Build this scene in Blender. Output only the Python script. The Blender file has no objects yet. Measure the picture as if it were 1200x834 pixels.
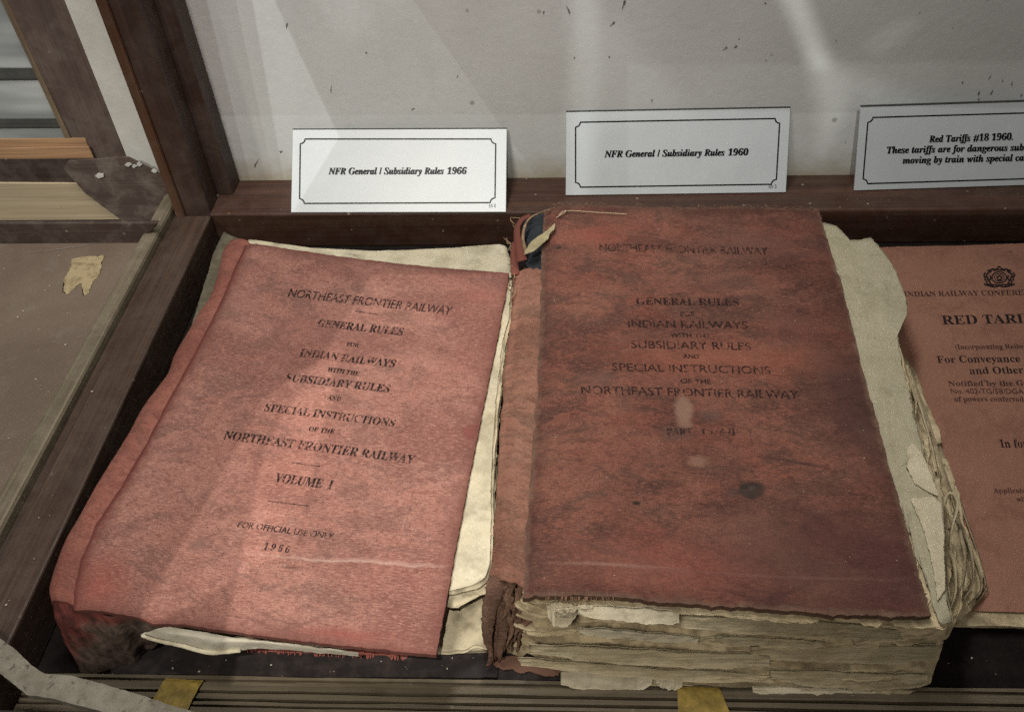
import bpy, math, random
import numpy as np
from mathutils import Vector, Matrix, noise as mnoise

random.seed(7)
scene = bpy.context.scene
COL = scene.collection

# ------------------------------------------------------------------ camera
W, HH, F = 1200.0, 834.0, 998.0            # photograph size and focal length in its pixels
CAM_H = 0.36
def cam_axes(pitch, yaw, roll):
    p, y, r = map(math.radians, (pitch, yaw, roll))
    fwd = np.array([-math.sin(y)*math.cos(p), math.cos(y)*math.cos(p), -math.sin(p)])
    right = np.array([math.cos(y), math.sin(y), 0.0])
    up = np.cross(right, fwd)
    return math.cos(r)*right + math.sin(r)*up, -math.sin(r)*right + math.cos(r)*up, fwd
CR, CU, CF = cam_axes(45.0, 3.5, -2.5)
CAM = np.array([0.0, 0.0, CAM_H])
cd = bpy.data.cameras.new('camera')
cam = bpy.data.objects.new('camera', cd); COL.objects.link(cam)
m = Matrix.Identity(4)
for i in range(3):
    m[i][0], m[i][1], m[i][2], m[i][3] = CR[i], CU[i], -CF[i], CAM[i]
cam.matrix_world = m
cd.sensor_width = 36.0; cd.sensor_fit = 'HORIZONTAL'
cd.lens = 36.0*F/W
cd.clip_start = 0.01; cd.clip_end = 50.0
scene.camera = cam

# ------------------------------------------------------------------ world, colour management
world = bpy.data.worlds.new('World'); scene.world = world
world.use_nodes = True
bg = world.node_tree.nodes['Background']
bg.inputs['Color'].default_value = (1.0, 0.93, 0.82, 1)
bg.inputs['Strength'].default_value = 0.055
vs = scene.view_settings
vs.view_transform = 'Standard'; vs.look = 'None'; vs.gamma = 1.0; vs.exposure = 0.0
vs.use_curve_mapping = False
scene.cycles.use_denoising = False
scene.cycles.max_bounces = 6
scene.cycles.use_light_tree = False

# ------------------------------------------------------------------ photograph pixel -> point of a plane
def ray(px, py):
    return CF + CR*(px-W/2)/F - CU*(py-HH/2)/F
def pz(px, py, z):
    d = ray(px, py); return CAM + d*((z-CAM[2])/d[2])
def pY(px, py, Y):
    d = ray(px, py); return CAM + d*((Y-CAM[1])/d[1])
def pplane(px, py, p0, n):
    d = ray(px, py); return CAM + d*(np.dot(p0-CAM, n)/np.dot(d, n))
def nz(*a):
    return mnoise.noise(Vector(a))
def fbm(x, y, z=0.0, o=4):
    s, a = 0.0, 0.5
    for _ in range(o):
        s += a*mnoise.noise(Vector((x, y, z))); x *= 2.03; y *= 2.03; z += 3.7; a *= 0.5
    return s

# ------------------------------------------------------------------ lamps
def area(name, loc, target, size, power, color):
    l = bpy.data.lights.new(name, 'AREA'); l.shape = 'RECTANGLE'
    l.size, l.size_y = size; l.energy = power; l.color = color
    o = bpy.data.objects.new(name, l); COL.objects.link(o)
    o.location = loc
    o.rotation_euler = (Vector(target)-Vector(loc)).to_track_quat('-Z', 'Y').to_euler()
    return o
area('tube_lamp', (-0.10, 0.40, 0.72), (0.0, 0.38, 0.0), (0.50, 0.10), 3.7, (1.0, 0.972, 0.925))
def spot(name, loc, target, angle, power, color, size):
    l = bpy.data.lights.new(name, 'SPOT'); l.energy = power; l.color = color
    l.spot_size = math.radians(angle); l.spot_blend = 1.0; l.shadow_soft_size = size
    o = bpy.data.objects.new(name, l); COL.objects.link(o); o.location = loc
    o.rotation_euler = (Vector(target)-Vector(loc)).to_track_quat('-Z', 'Y').to_euler()
spot('front_fill', (-0.24, -0.36, 0.95), (-0.10, 0.30, 0.03), 37, 25.0, (1.0, 0.94, 0.84), 0.10)  # added front fill; its soft cone leaves the lower right darker

def gobo_spot(name, loc, target, power, color, polys, angle=60):
    """a spot lamp whose beam is broken into shards, as light thrown back by glass is.
    polys: (list of world points, soft edge in metres at the target, strength)"""
    l = bpy.data.lights.new(name, 'SPOT'); l.energy = power; l.color = color
    l.spot_size = math.radians(angle); l.spot_blend = 0.3; l.shadow_soft_size = 0.0
    o = bpy.data.objects.new(name, l); COL.objects.link(o)
    o.location = loc
    q = (Vector(target)-Vector(loc)).to_track_quat('-Z', 'Y'); o.rotation_euler = q.to_euler()
    inv = q.to_matrix().inverted()
    l.use_nodes = True
    nt = l.node_tree; nt.nodes.clear()
    out = nt.nodes.new('ShaderNodeOutputLight'); em = nt.nodes.new('ShaderNodeEmission')
    nt.links.new(em.outputs[0], out.inputs[0])
    tc = nt.nodes.new('ShaderNodeTexCoord'); sep = nt.nodes.new('ShaderNodeSeparateXYZ')
    nt.links.new(tc.outputs['Normal'], sep.inputs[0])
    def mth(op, a, b=None, c=None):
        n = nt.nodes.new('ShaderNodeMath'); n.operation = op
        for i, v in enumerate((a, b, c)):
            if v is None: continue
            if isinstance(v, (int, float)): n.inputs[i].default_value = v
            else: nt.links.new(v, n.inputs[i])
        return n.outputs[0]
    zz = mth('MULTIPLY', mth('ABSOLUTE', sep.outputs[2]), 1.0)
    u = mth('DIVIDE', sep.outputs[0], zz); v = mth('DIVIDE', sep.outputs[1], zz)
    total = None
    for pts, soft, s in polys:
        loc2 = []
        for p in pts:
            d = inv @ (Vector(p)-Vector(loc)); loc2.append((d.x/-d.z, d.y/-d.z))
        ar = sum(loc2[i][0]*loc2[(i+1) % len(loc2)][1]-loc2[(i+1) % len(loc2)][0]*loc2[i][1] for i in range(len(loc2)))
        if ar < 0: loc2.reverse()
        dist = (Vector(target)-Vector(loc)).length
        sf = soft/dist
        prod = None
        for i in range(len(loc2)):
            (x0, y0), (x1, y1) = loc2[i], loc2[(i+1) % len(loc2)]
            L = math.hypot(x1-x0, y1-y0); nx, ny = -(y1-y0)/L, (x1-x0)/L
            dd = mth('MULTIPLY_ADD', u, nx, mth('MULTIPLY_ADD', v, ny, -(x0*nx+y0*ny)))
            mr = nt.nodes.new('ShaderNodeMapRange'); mr.interpolation_type = 'SMOOTHSTEP'
            nt.links.new(dd, mr.inputs[0]); mr.inputs[1].default_value = -sf*0.5; mr.inputs[2].default_value = sf*0.5
            prod = mr.outputs[0] if prod is None else mth('MULTIPLY', prod, mr.outputs[0])
        prod = mth('MULTIPLY', prod, s)
        total = prod if total is None else mth('ADD', total, prod)
    nt.links.new(total, em.inputs['Strength'])
    return o
WALL_Y = 0.508
def wp(*pts): return [tuple(pY(x, y, WALL_Y)) for x, y in pts]
def bp(z, *pts): return [tuple(pz(x, y, z)) for x, y in pts]
gobo_spot('glass_glint_wall', (0.0, -0.25, 0.85), (0.05, WALL_Y, 0.12), 24.0, (0.95, 1.0, 0.965), [
    (wp((237, -20), (1300, -20), (1300, 276), (309, 276)), 0.0016, 0.25),
    (wp((272, -20), (470, -20), (676, 276), (334, 276)), 0.0016, 0.20),
    (wp((292, -20), (312, -20), (400, 166), (356, 276), (344, 276)), 0.002, 0.36),
    (wp((320, -20), (470, -20), (676, 276), (356, 276), (352, 200)), 0.004, -0.06),
    (wp((360, -20), (415, -20), (440, 40), (400, 50)), 0.012, 0.12),
    (wp((668, -20), (702, -20), (708, 60), (684, 276), (668, 276)), 0.018, 0.45),
    (wp((698, 62), (716, 20), (812, 130), (700, 150)), 0.02, 0.22),
    (wp((908, -20), (938, -20), (974, 76), (952, 84)), 0.012, 0.7),
    (wp((948, 62), (976, 70), (1000, 120), (965, 175)), 0.018, 0.5),
    (wp((968, 68), (990, 72), (1075, 122), (1010, 130)), 0.018, 0.28),
    (wp((1010, 50), (1060, 20), (1080, 26), (1030, 70)), 0.010, 0.14),
    (wp((225, 136), (1300, 131), (1300, 276), (225, 276)), 0.0016, 0.15),
    (wp((735, 77), (1300, 71), (1300, 276), (735, 276)), 0.004, 0.11),
], angle=75)
gobo_spot('glass_glint_books', (0.02, -0.22, 0.88), (-0.08, 0.28, 0.04), 26.0, (1.0, 0.945, 0.85), [
    (bp(0.041, (436, 322), (612, 318), (560, 800), (250, 800), (312, 520)), 0.004, 0.8),
    (bp(0.041, (312, 462), (400, 405), (345, 640), (148, 750)), 0.004, 0.65),
    (bp(0.041, (470, 560), (560, 540), (520, 780), (390, 790)), 0.009, 0.14),
    (bp(0.055, (640, 250), (800, 245), (730, 400), (640, 400)), 0.008, 0.16),
    (bp(0.055, (612, 600), (700, 440), (740, 440), (660, 700), (612, 700)), 0.008, 0.12),
], angle=75)

spot('side_fill', (-0.75, -0.15, 0.80), (-0.38, 0.50, 0.05), 24, 20.0, (1.0, 0.96, 0.88), 0.03)  # added narrow spot to brighten the white strip and pale bar

# ------------------------------------------------------------------ node helper
class Mat:
    def __init__(self, name, rough=0.8, spec=0.3):
        self.m = bpy.data.materials.new(name); self.m.use_nodes = True
        self.nt = self.m.node_tree; self.nt.nodes.clear()
        self.out = self.nt.nodes.new('ShaderNodeOutputMaterial')
        self.b = self.nt.nodes.new('ShaderNodeBsdfPrincipled')
        self.nt.links.new(self.b.outputs[0], self.out.inputs[0])
        self.b.inputs['Roughness'].default_value = rough
        self.b.inputs['Specular IOR Level'].default_value = spec
        self.tc = self.nt.nodes.new('ShaderNodeTexCoord')
        self.geo = None
    def put(self, sock, v):
        if isinstance(v, bpy.types.NodeSocket): self.nt.links.new(v, sock)
        elif isinstance(v, (tuple, list)) and sock.type == 'RGBA': sock.default_value = (*v[:3], 1)
        else: sock.default_value = v
    def n(self, t): return self.nt.nodes.new(t)
    def math(self, op, a, b=0.0, clamp=False):
        n = self.n('ShaderNodeMath'); n.operation = op; n.use_clamp = clamp
        self.put(n.inputs[0], a); self.put(n.inputs[1], b); return n.outputs[0]
    def vec(self, src, scale=(1, 1, 1), loc=(0, 0, 0), rot=(0, 0, 0)):
        n = self.n('ShaderNodeMapping'); self.nt.links.new(src, n.inputs[0])
        n.inputs['Location'].default_value = loc; n.inputs['Rotation'].default_value = rot
        n.inputs['Scale'].default_value = scale; return n.outputs[0]
    def uv(self): return self.tc.outputs['UV']
    def ob(self): return self.tc.outputs['Object']
    def noise(self, v, scale, detail=4, rough=0.55, dist=0.0):
        n = self.n('ShaderNodeTexNoise'); self.nt.links.new(v, n.inputs['Vector'])
        n.inputs['Scale'].default_value = scale; n.inputs['Detail'].default_value = detail
        n.inputs['Roughness'].default_value = rough; n.inputs['Distortion'].default_value = dist
        return n.outputs[0]
    def voro(self, v, scale):
        n = self.n('ShaderNodeTexVoronoi'); self.nt.links.new(v, n.inputs['Vector'])
        n.inputs['Scale'].default_value = scale; return n.outputs['Distance'], n.outputs['Color']
    def ramp(self, f, lo, hi, a=0.0, b=1.0):
        n = self.n('ShaderNodeMapRange'); n.clamp = True
        self.put(n.inputs[0], f); n.inputs[1].default_value = lo; n.inputs[2].default_value = hi
        n.inputs[3].default_value = a; n.inputs[4].default_value = b; return n.outputs[0]
    def mix(self, f, a, b, mode='MIX'):
        n = self.n('ShaderNodeMix'); n.data_type = 'RGBA'; n.blend_type = mode
        self.put(n.inputs[0], f); self.put(n.inputs[6], a); self.put(n.inputs[7], b); return n.outputs[2]
    def bump(self, h, dist, strength=1.0, prev=None):
        n = self.n('ShaderNodeBump'); self.put(n.inputs['Height'], h)
        n.inputs['Distance'].default_value = dist; n.inputs['Strength'].default_value = strength
        if prev is not None: self.nt.links.new(prev, n.inputs['Normal'])
        return n.outputs[0]
    def spot(self, v, c, r, rot=0.0, soft=0.35, wob=0.0, wscale=60):
        """0..1 mask of an irregular elliptic mark at c (units of v)"""
        if wob:
            nn = self.n('ShaderNodeTexNoise'); self.nt.links.new(v, nn.inputs['Vector'])
            nn.inputs['Scale'].default_value = wscale; nn.inputs['Detail'].default_value = 3
            sub = self.n('ShaderNodeVectorMath'); sub.operation = 'MULTIPLY_ADD'
            self.nt.links.new(nn.outputs['Color'], sub.inputs[0])
            sub.inputs[1].default_value = (wob, wob, 0)
            add = self.n('ShaderNodeVectorMath'); add.operation = 'ADD'
            add.inputs[1].default_value = (-wob*0.5, -wob*0.5, 0)
            self.nt.links.new(v, sub.inputs[2]); self.nt.links.new(sub.outputs[0], add.inputs[0]); v = add.outputs[0]
        mp = self.n('ShaderNodeMapping'); mp.vector_type = 'TEXTURE'
        self.nt.links.new(v, mp.inputs[0])
        mp.inputs['Location'].default_value = (c[0], c[1], 0); mp.inputs['Rotation'].default_value = (0, 0, rot)
        mp.inputs['Scale'].default_value = (r[0], r[1], 1e3)
        ln = self.n('ShaderNodeVectorMath'); ln.operation = 'LENGTH'; self.nt.links.new(mp.outputs[0], ln.inputs[0])
        return self.ramp(ln.outputs['Value'], 1.0, 1.0-soft)
    def color(self, c): self.put(self.b.inputs['Base Color'], c)
    def normal(self, s): self.nt.links.new(s, self.b.inputs['Normal'])

def cloth_mat(name, base, light, dark, stain, spots=(), weave=1.0, wear=0.5, dirt=0.5, size=None, edge_col=(0.30, 0.20, 0.135), hinge_col=None, dusty=0.0):
    M = Mat(name, rough=0.82, spec=0.25)
    uv = M.uv()
    big = M.noise(uv, 16, 6, 0.65, 0.4)
    c = M.mix(M.ramp(big, 0.35, 0.66), base, light)
    # blotches of grime, drawn out along the weft
    b1 = M.noise(M.vec(uv, (1, 1.9, 1), (5.3, 2.1, 0)), 34, 9, 0.72, 0.9)
    c = M.mix(M.ramp(b1, 0.49, 0.58, 0, dirt), c, stain)
    b2 = M.noise(M.vec(uv, (1, 1.5, 1), (1.3, 7.1, 0)), 11, 8, 0.66, 0.7)
    c = M.mix(M.ramp(b2, 0.47, 0.60, 0, dirt), c, dark)
    b3 = M.noise(M.vec(uv, (1, 2.4, 1), (2, 8, 0)), 130, 8, 0.75, 0.5)
    c = M.mix(M.ramp(b3, 0.51, 0.61, 0, 0.75), c, tuple(0.25*x+0.75*y for x, y in zip(base, dark)))
    b4 = M.noise(M.vec(uv, (1, 2.6, 1), (7, 3, 0)), 170, 8, 0.75, 0.5)
    c = M.mix(M.ramp(b4, 0.54, 0.64, 0, 0.3+0.7*wear), c, light)
    # threads
    st = M.noise(M.vec(uv, (360, 2300, 1)), 1.0, 3, 0.7)
    c = M.mix(M.ramp(st, 0.48, 0.62, 0, min(0.95, 0.66*weave)), c, tuple(x*0.8 for x in dark))
    st2 = M.noise(M.vec(uv, (330, 1700, 1), (3, 1, 0)), 1.0, 3, 0.65)
    c = M.mix(M.ramp(st2, 0.52, 0.66, 0, min(0.95, 0.62*weave)), c, tuple(min(1, x*1.15) for x in light))
    st3 = M.noise(M.vec(uv, (2400, 260, 1), (1, 5, 0)), 1.0, 2, 0.65)
    c = M.mix(M.ramp(st3, 0.48, 0.72, 0, 0.50*weave), c, tuple(x*0.9 for x in dark))
    # specks, holes, lint
    fd = M.noise(M.vec(uv, (1, 1.5, 1), (9, 4, 0)), 620, 3, 0.6)
    c = M.mix(M.ramp(fd, 0.635, 0.69, 0, 0.85), c, tuple(x*0.35 for x in dark))
    fl = M.noise(M.vec(uv, (1, 1.6, 1)), 760, 3, 0.6)
    c = M.mix(M.ramp(fl, 0.65, 0.72, 0, wear), c, tuple(min(1, x*1.5+0.05) for x in light))
    for (cx, cy, rx, ry, rot, col_, a, soft, wob) in spots:  # stains, scrapes and painted reflection lines
        c = M.mix(M.math('MULTIPLY', M.spot(uv, (cx, cy), (rx, ry), rot, soft, wob), a), c, col_)
    if size is not None:
        sx = M.n('ShaderNodeSeparateXYZ'); M.nt.links.new(uv, sx.inputs[0])
        ex = M.math('MINIMUM', sx.outputs[0], M.math('SUBTRACT', size[0], sx.outputs[0]))
        ey = M.math('MINIMUM', sx.outputs[1], M.math('SUBTRACT', size[1], sx.outputs[1]))
        ed = M.math('ADD', M.math('MINIMUM', ex, ey), M.math('MULTIPLY', M.noise(uv, 130, 5, 0.7), -0.0085))
        c = M.mix(M.ramp(ed, -0.0015, -0.0046, 0, 0.75), c, edge_col)
        ed2 = M.math('ADD', M.math('MINIMUM', ex, ey), M.math('MULTIPLY', M.noise(M.vec(uv, (1, 1, 1), (3, 3, 0)), 45, 5, 0.7), -0.03))
        c = M.mix(M.ramp(ed2, -0.004, -0.016, 0, 0.6), c, tuple(x*0.75 for x in dark))
    if hinge_col is not None:
        hx = M.math('ADD', sx.outputs[0], M.math('MULTIPLY', M.noise(M.vec(uv, (1, 2.5, 1), (4, 4, 0)), 170, 6, 0.72), -0.016))
        c = M.mix(M.ramp(hx, -0.0035, -0.0075, 0, 0.75), c, hinge_col)
        c = M.mix(M.ramp(sx.outputs[0], 0.0022, 0.0006, 0, 0.7), c, tuple(x*0.55 for x in hinge_col))
    if dusty:
        c = M.mix(M.ramp(M.noise(M.vec(uv, (1, 1.7, 1), (6, 6, 0)), 24, 8, 0.7, 0.5), 0.42, 0.66, 0, dusty), c, (0.30, 0.165, 0.115))
    M.color(c)
    th = M.noise(M.vec(uv, (300, 3200, 1)), 1.0, 2, 0.6)
    th2 = M.noise(M.vec(uv, (3200, 300, 1)), 1.0, 2, 0.6)
    h = M.math('ADD', M.math('ADD', th, M.math('MULTIPLY', th2, 0.6)), M.math('MULTIPLY', M.noise(uv, 1300, 3), 0.9))
    nb = M.bump(h, 0.00028, 0.7)
    nb = M.bump(M.noise(M.vec(uv, (1, 1.8, 1)), 120, 6, 0.65), 0.0012, 0.45, nb)
    M.normal(nb)
    return M.m

def paper_mat(name, base, dark, edge=False, stain=(0.10, 0.075, 0.045), dirt=0.5, layers=0.0, rough=0.85):
    M = Mat(name, rough=rough, spec=0.2)
    ob = M.ob()
    c = M.mix(M.ramp(M.noise(ob, 45, 7, 0.66, 0.5), 0.36, 0.66), base, dark)
    c = M.mix(M.ramp(M.noise(M.vec(ob, (1, 1, 1), (2, 5, 1)), 95, 8, 0.74, 1.0), 0.54, 0.70, 0, dirt), c, stain)
    c = M.mix(M.ramp(M.noise(M.vec(ob, (1, 1, 1), (8, 2, 6)), 520, 4, 0.7, 0.5), 0.66, 0.74, 0, min(1, dirt*1.3)), c, tuple(x*0.4 for x in stain))
    nb = M.bump(M.noise(ob, 110, 7, 0.66), 0.0016, 0.6)
    if layers:
        lay = M.noise(M.vec(ob, (34, 34, 1900)), 1.0, 3, 0.7)
        c = M.mix(M.ramp(lay, 0.48, 0.62, 0, layers), c, tuple(x*0.35 for x in dark))
        lay2 = M.noise(M.vec(ob, (60, 60, 700)), 1.0, 4, 0.7)
        c = M.mix(M.ramp(lay2, 0.5, 0.66, 0, layers*0.8), c, stain)
        nb = M.bump(lay, 0.0006, 0.7, nb)
    M.color(c); M.normal(nb)
    return M.m

def wood_mat(name, base, dark, axis='x', gloss=0.45, dust=0.2, grain=1.0, dustcol=(0.32, 0.28, 0.23)):
    M = Mat(name, rough=gloss, spec=0.4)
    ob = M.ob()
    s = {'x': (6, 160, 160), 'y': (160, 6, 160), 'z': (160, 160, 6)}[axis]
    g = M.noise(M.vec(ob, s), 1.0, 6, 0.65, 0.6)
    c = M.mix(M.ramp(g, 0.35, 0.68, 0, grain), base, dark)
    s2 = tuple(v*(1.2 if v < 50 else 5.5) for v in s)
    g2 = M.noise(M.vec(ob, s2, (2, 4, 6)), 1.0, 4, 0.7, 0.3)
    c = M.mix(M.ramp(g2, 0.50, 0.68, 0, 0.6), c, tuple(x*0.55 for x in dark))
    c = M.mix(M.ramp(g2, 0.44, 0.28, 0, 0.5), c, tuple(x*1.5 for x in base))
    c = M.mix(M.ramp(M.noise(M.vec(ob, tuple(v*0.25 for v in s)), 1.0, 4), 0.4, 0.75, 0, 0.5), c, tuple(x*0.6 for x in base))
    dn = M.noise(M.vec(ob, (1, 1, 1), (4, 4, 4)), 55, 6, 0.7, 0.5)
    c = M.mix(M.ramp(dn, 0.45, 0.75, 0, dust), c, dustcol)
    d, col = M.voro(ob, 160)
    pick = M.n('ShaderNodeSeparateColor'); M.nt.links.new(col, pick.inputs[0])
    c = M.mix(M.math('MULTIPLY', M.math('MULTIPLY', M.ramp(d, 0.18, 0.08), M.math('GREATER_THAN', pick.outputs[0], 0.9)), 0.6), c, dustcol)
    M.color(c)
    M.put(M.b.inputs['Roughness'], M.ramp(dn, 0.35, 0.7, gloss, min(1, gloss+0.35)))
    M.normal(M.bump(g, 0.0004, 0.5))
    return M.m

def ink_mat(name, col, keep=0.5, scale=420, rough=0.7):
    """worn print: the ink is missing where the noise is low"""
    M = Mat(name, rough=rough, spec=0.2)
    M.color(col)
    f1 = M.math('MULTIPLY', M.noise(M.ob(), scale*3.2, 2, 0.7), 0.45)
    f2 = M.math('MULTIPLY', M.noise(M.vec(M.ob(), (1, 1, 1), (1, 7, 2)), scale, 3, 0.7), 0.75)
    f3 = M.math('MULTIPLY', M.noise(M.vec(M.ob(), (1, 1.6, 1), (3, 3, 3)), 85, 5, 0.65), 0.5)
    a = M.math('ADD', f1, M.math('ADD', f2, f3))
    t = 1.25-keep
    M.put(M.b.inputs['Alpha'], M.ramp(a, t-0.12, t+0.22))
    return M.m

def plain(name, col, rough=0.8, var=0.25, scale=60, spec=0.25, bump=0.0005):
    M = Mat(name, rough=rough, spec=spec)
    n = M.noise(M.ob(), scale, 5, 0.6, 0.4)
    M.color(M.mix(M.ramp(n, 0.3, 0.7), tuple(x*(1-var) for x in col), tuple(min(1, x*(1+var)) for x in col)))
    if bump: M.normal(M.bump(M.noise(M.ob(), scale*4, 4), bump, 0.6))
    return M.m

# ------------------------------------------------------------------ object helpers
LOC = {}
def tag(o, label=None, cat=None, group=None, kind=None):
    if label: o['label'] = label
    if cat: o['category'] = cat
    if group: o['group'] = group
    if kind: o['kind'] = kind
    return o
def thing(name, loc, label, cat, group=None):
    o = bpy.data.objects.new(name, None); COL.objects.link(o)
    o.empty_display_size = 0.02
    o.location = loc; LOC[o] = np.array(loc, float)
    return tag(o, label, cat, group)
def obj(name, verts, faces, mat, parent=None, smooth=True, uvs=None, origin=None):
    off = LOC[parent] if parent is not None else (np.array(origin, float) if origin is not None else np.zeros(3))
    me = bpy.data.meshes.new(name)
    me.from_pydata([tuple(np.asarray(v, float)-off) for v in verts], [], faces)
    if uvs is not None:
        lay = me.uv_layers.new(name='UVMap')
        for lp in me.loops: lay.data[lp.index].uv = uvs[lp.vertex_index]
    if smooth:
        me.polygons.foreach_set('use_smooth', [True]*len(me.polygons))
    me.materials.append(mat); me.update()
    o = bpy.data.objects.new(name, me); COL.objects.link(o)
    if parent is not None:
        o.parent = parent
        LOC[o] = off
    else:
        o.location = tuple(off); LOC[o] = off
    return o
def sharp(o, ang=35):
    """flat-shade where the surface turns sharply"""
    me = o.data
    try: me.set_sharp_from_angle(angle=math.radians(ang))
    except Exception: pass
    return o
class MB:
    def __init__(s): s.v = []; s.f = []
    def add(s, v, f):
        k = len(s.v); s.v += [np.asarray(x, float) for x in v]; s.f += [tuple(i+k for i in q) for q in f]
    def hexa(s, p):           # 8 points: bottom loop then top loop
        s.add(p, [(3, 2, 1, 0), (4, 5, 6, 7), (0, 1, 5, 4), (1, 2, 6, 5), (2, 3, 7, 6), (3, 0, 4, 7)])
    def box(s, x0, x1, y0, y1, z0, z1):
        s.hexa([(x0, y0, z0), (x1, y0, z0), (x1, y1, z0), (x0, y1, z0), (x0, y0, z1), (x1, y0, z1), (x1, y1, z1), (x0, y1, z1)])
    def build(s, name, mat, parent=None, smooth=False, bevel=0.0, **k):
        o = obj(name, s.v, s.f, mat, parent, smooth, **k)
        if bevel:
            b = o.modifiers.new('bevel', 'BEVEL'); b.width = bevel; b.segments = 2; b.limit_method = 'ANGLE'
        return o
def resample(pts, n):
    pts = np.array(pts, float)
    d = np.r_[0, np.cumsum(np.linalg.norm(np.diff(pts, axis=0), axis=1))]
    t = np.linspace(0, d[-1], n)
    return np.stack([np.interp(t, d, pts[:, i]) for i in range(pts.shape[1])], 1)
def smooth_line(pts, n):
    """Catmull-Rom through pts, n samples"""
    P = np.array(pts, float)
    if len(P) < 3: return resample(P, n)
    P = np.vstack([2*P[0]-P[1], P, 2*P[-1]-P[-2]])
    out = []
    for i in range(1, len(P)-2):
        for t in np.linspace(0, 1, 12, endpoint=False):
            a, b, c, d = P[i-1], P[i], P[i+1], P[i+2]
            out.append(0.5*((2*b)+(-a+c)*t+(2*a-5*b+4*c-d)*t*t+(-a+3*b-3*c+d)*t**3))
    out.append(P[-2])
    return resample(out, n)
def coons(top, right, bottom, left, nu, nv):
    """top/bottom run left->right, left/right run top->bottom; returns (nv,nu,3)"""
    T, B, L, R = resample(top, nu), resample(bottom, nu), resample(left, nv), resample(right, nv)
    u = np.linspace(0, 1, nu)[None, :, None]; v = np.linspace(0, 1, nv)[:, None, None]
    S = (1-v)*T[None]+v*B[None]+(1-u)*L[:, None]+u*R[:, None]
    S -= (1-u)*(1-v)*T[0]+u*(1-v)*T[-1]+(1-u)*v*B[0]+u*v*B[-1]
    return S
def slab(name, G, th, mat, parent, zf=None, jit=0.0003, jseed=0.0, uvscale=None):
    """closed sheet of thickness th from grid G (nv,nu,3); the upper face is G lifted by zf(x,y)"""
    nv, nu, _ = G.shape
    G = G.copy()
    for j in range(nv):
        for i in range(nu):
            e = min(i, nu-1-i, j, nv-1-j)
            if e == 0 and jit:
                x, y, z = G[j, i]
                G[j, i, 0] += jit*2*fbm(x*300+jseed, y*300, 1, 3)+jit*2*fbm(x*60+jseed, y*60, 2, 2)
                G[j, i, 1] += jit*2*fbm(x*300+jseed, y*300, 5, 3)+jit*2*fbm(x*60+jseed, y*60, 6, 2)
            if zf is not None: G[j, i, 2] += zf(G[j, i, 0], G[j, i, 1])
    du = np.linalg.norm(G[nv//2, -1]-G[nv//2, 0]); dv = np.linalg.norm(G[-1, nu//2]-G[0, nu//2])
    V, U = [], []
    idx = lambda j, i, k: (k*nv+j)*nu+i
    for k in (0, 1):
        for j in range(nv):
            for i in range(nu):
                p = G[j, i].copy(); p[2] -= th*k
                V.append(p); U.append((i/(nu-1)*du, (1-j/(nv-1))*dv))
    Fc = []
    for j in range(nv-1):
        for i in range(nu-1):
            Fc.append((idx(j, i, 0), idx(j+1, i, 0), idx(j+1, i+1, 0), idx(j, i+1, 0)))
            Fc.append((idx(j, i, 1), idx(j, i+1, 1), idx(j+1, i+1, 1), idx(j+1, i, 1)))
    per = [(0, i) for i in range(nu)]+[(j, nu-1) for j in range(1, nv)]+[(nv-1, i) for i in range(nu-2, -1, -1)]+[(j, 0) for j in range(nv-2, 0, -1)]
    for a, b in zip(per, per[1:]+per[:1]):
        Fc.append((idx(*a, 0), idx(*b, 0), idx(*b, 1), idx(*a, 1)))
    return sharp(obj(name, V, Fc, mat, parent, True, U), 50)
def ribbon(mb, path, w0, w1, th=0.0004, twist=0.0, n=14, seed=0, up=None):
    P = smooth_line(path, n); k0 = len(mb.v)
    V, Fc = [], []
    for i in range(n):
        t = P[min(i+1, n-1)]-P[max(i-1, 0)]; t /= np.linalg.norm(t)+1e-9
        nn = np.array(up if up is not None else (CAM-P[i])); nn = nn/np.linalg.norm(nn)
        s = np.cross(t, nn); s /= np.linalg.norm(s)+1e-9; nn = np.cross(s, t)
        a = twist*i/(n-1)
        s, nn = s*math.cos(a)+nn*math.sin(a), -s*math.sin(a)+nn*math.cos(a)
        f = i/(n-1); w = (w0*(1-f)+w1*f)*0.5
        wl = w*(1+0.5*fbm(i*0.7+seed, seed, 0, 2)); wr = w*(1+0.5*fbm(i*0.7+seed, seed+9, 0, 2))
        V += [P[i]-s*wl+nn*th/2, P[i]+nn*(th/2+w*0.10), P[i]+s*wr+nn*th/2, P[i]+s*wr-nn*th/2, P[i]-nn*(th/2-w*0.08), P[i]-s*wl-nn*th/2]
    for i in range(n-1):
        for q in range(6):
            a, b = i*6+q, i*6+(q+1) % 6
            Fc.append((a, b, b+6, a+6))
    Fc.append(tuple(range(5, -1, -1))); Fc.append(tuple((n-1)*6+q for q in range(6)))
    mb.add(V, Fc)
def tube(mb, path, r, n=16, k=6):
    P = smooth_line(path, n); V, Fc = [], []
    for i in range(n):
        t = P[min(i+1, n-1)]-P[max(i-1, 0)]; t /= np.linalg.norm(t)+1e-9
        a = np.cross(t, (0.3, 0.2, 1)); a /= np.linalg.norm(a); b = np.cross(t, a)
        for q in range(k):
            th = 2*math.pi*q/k; V.append(P[i]+r*(a*math.cos(th)+b*math.sin(th)))
    for i in range(n-1):
        for q in range(k): Fc.append((i*k+q, i*k+(q+1) % k, (i+1)*k+(q+1) % k, (i+1)*k+q))
    Fc.append(tuple(range(k-1, -1, -1))); Fc.append(tuple((n-1)*k+q for q in range(k)))
    mb.add(V, Fc)
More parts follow.
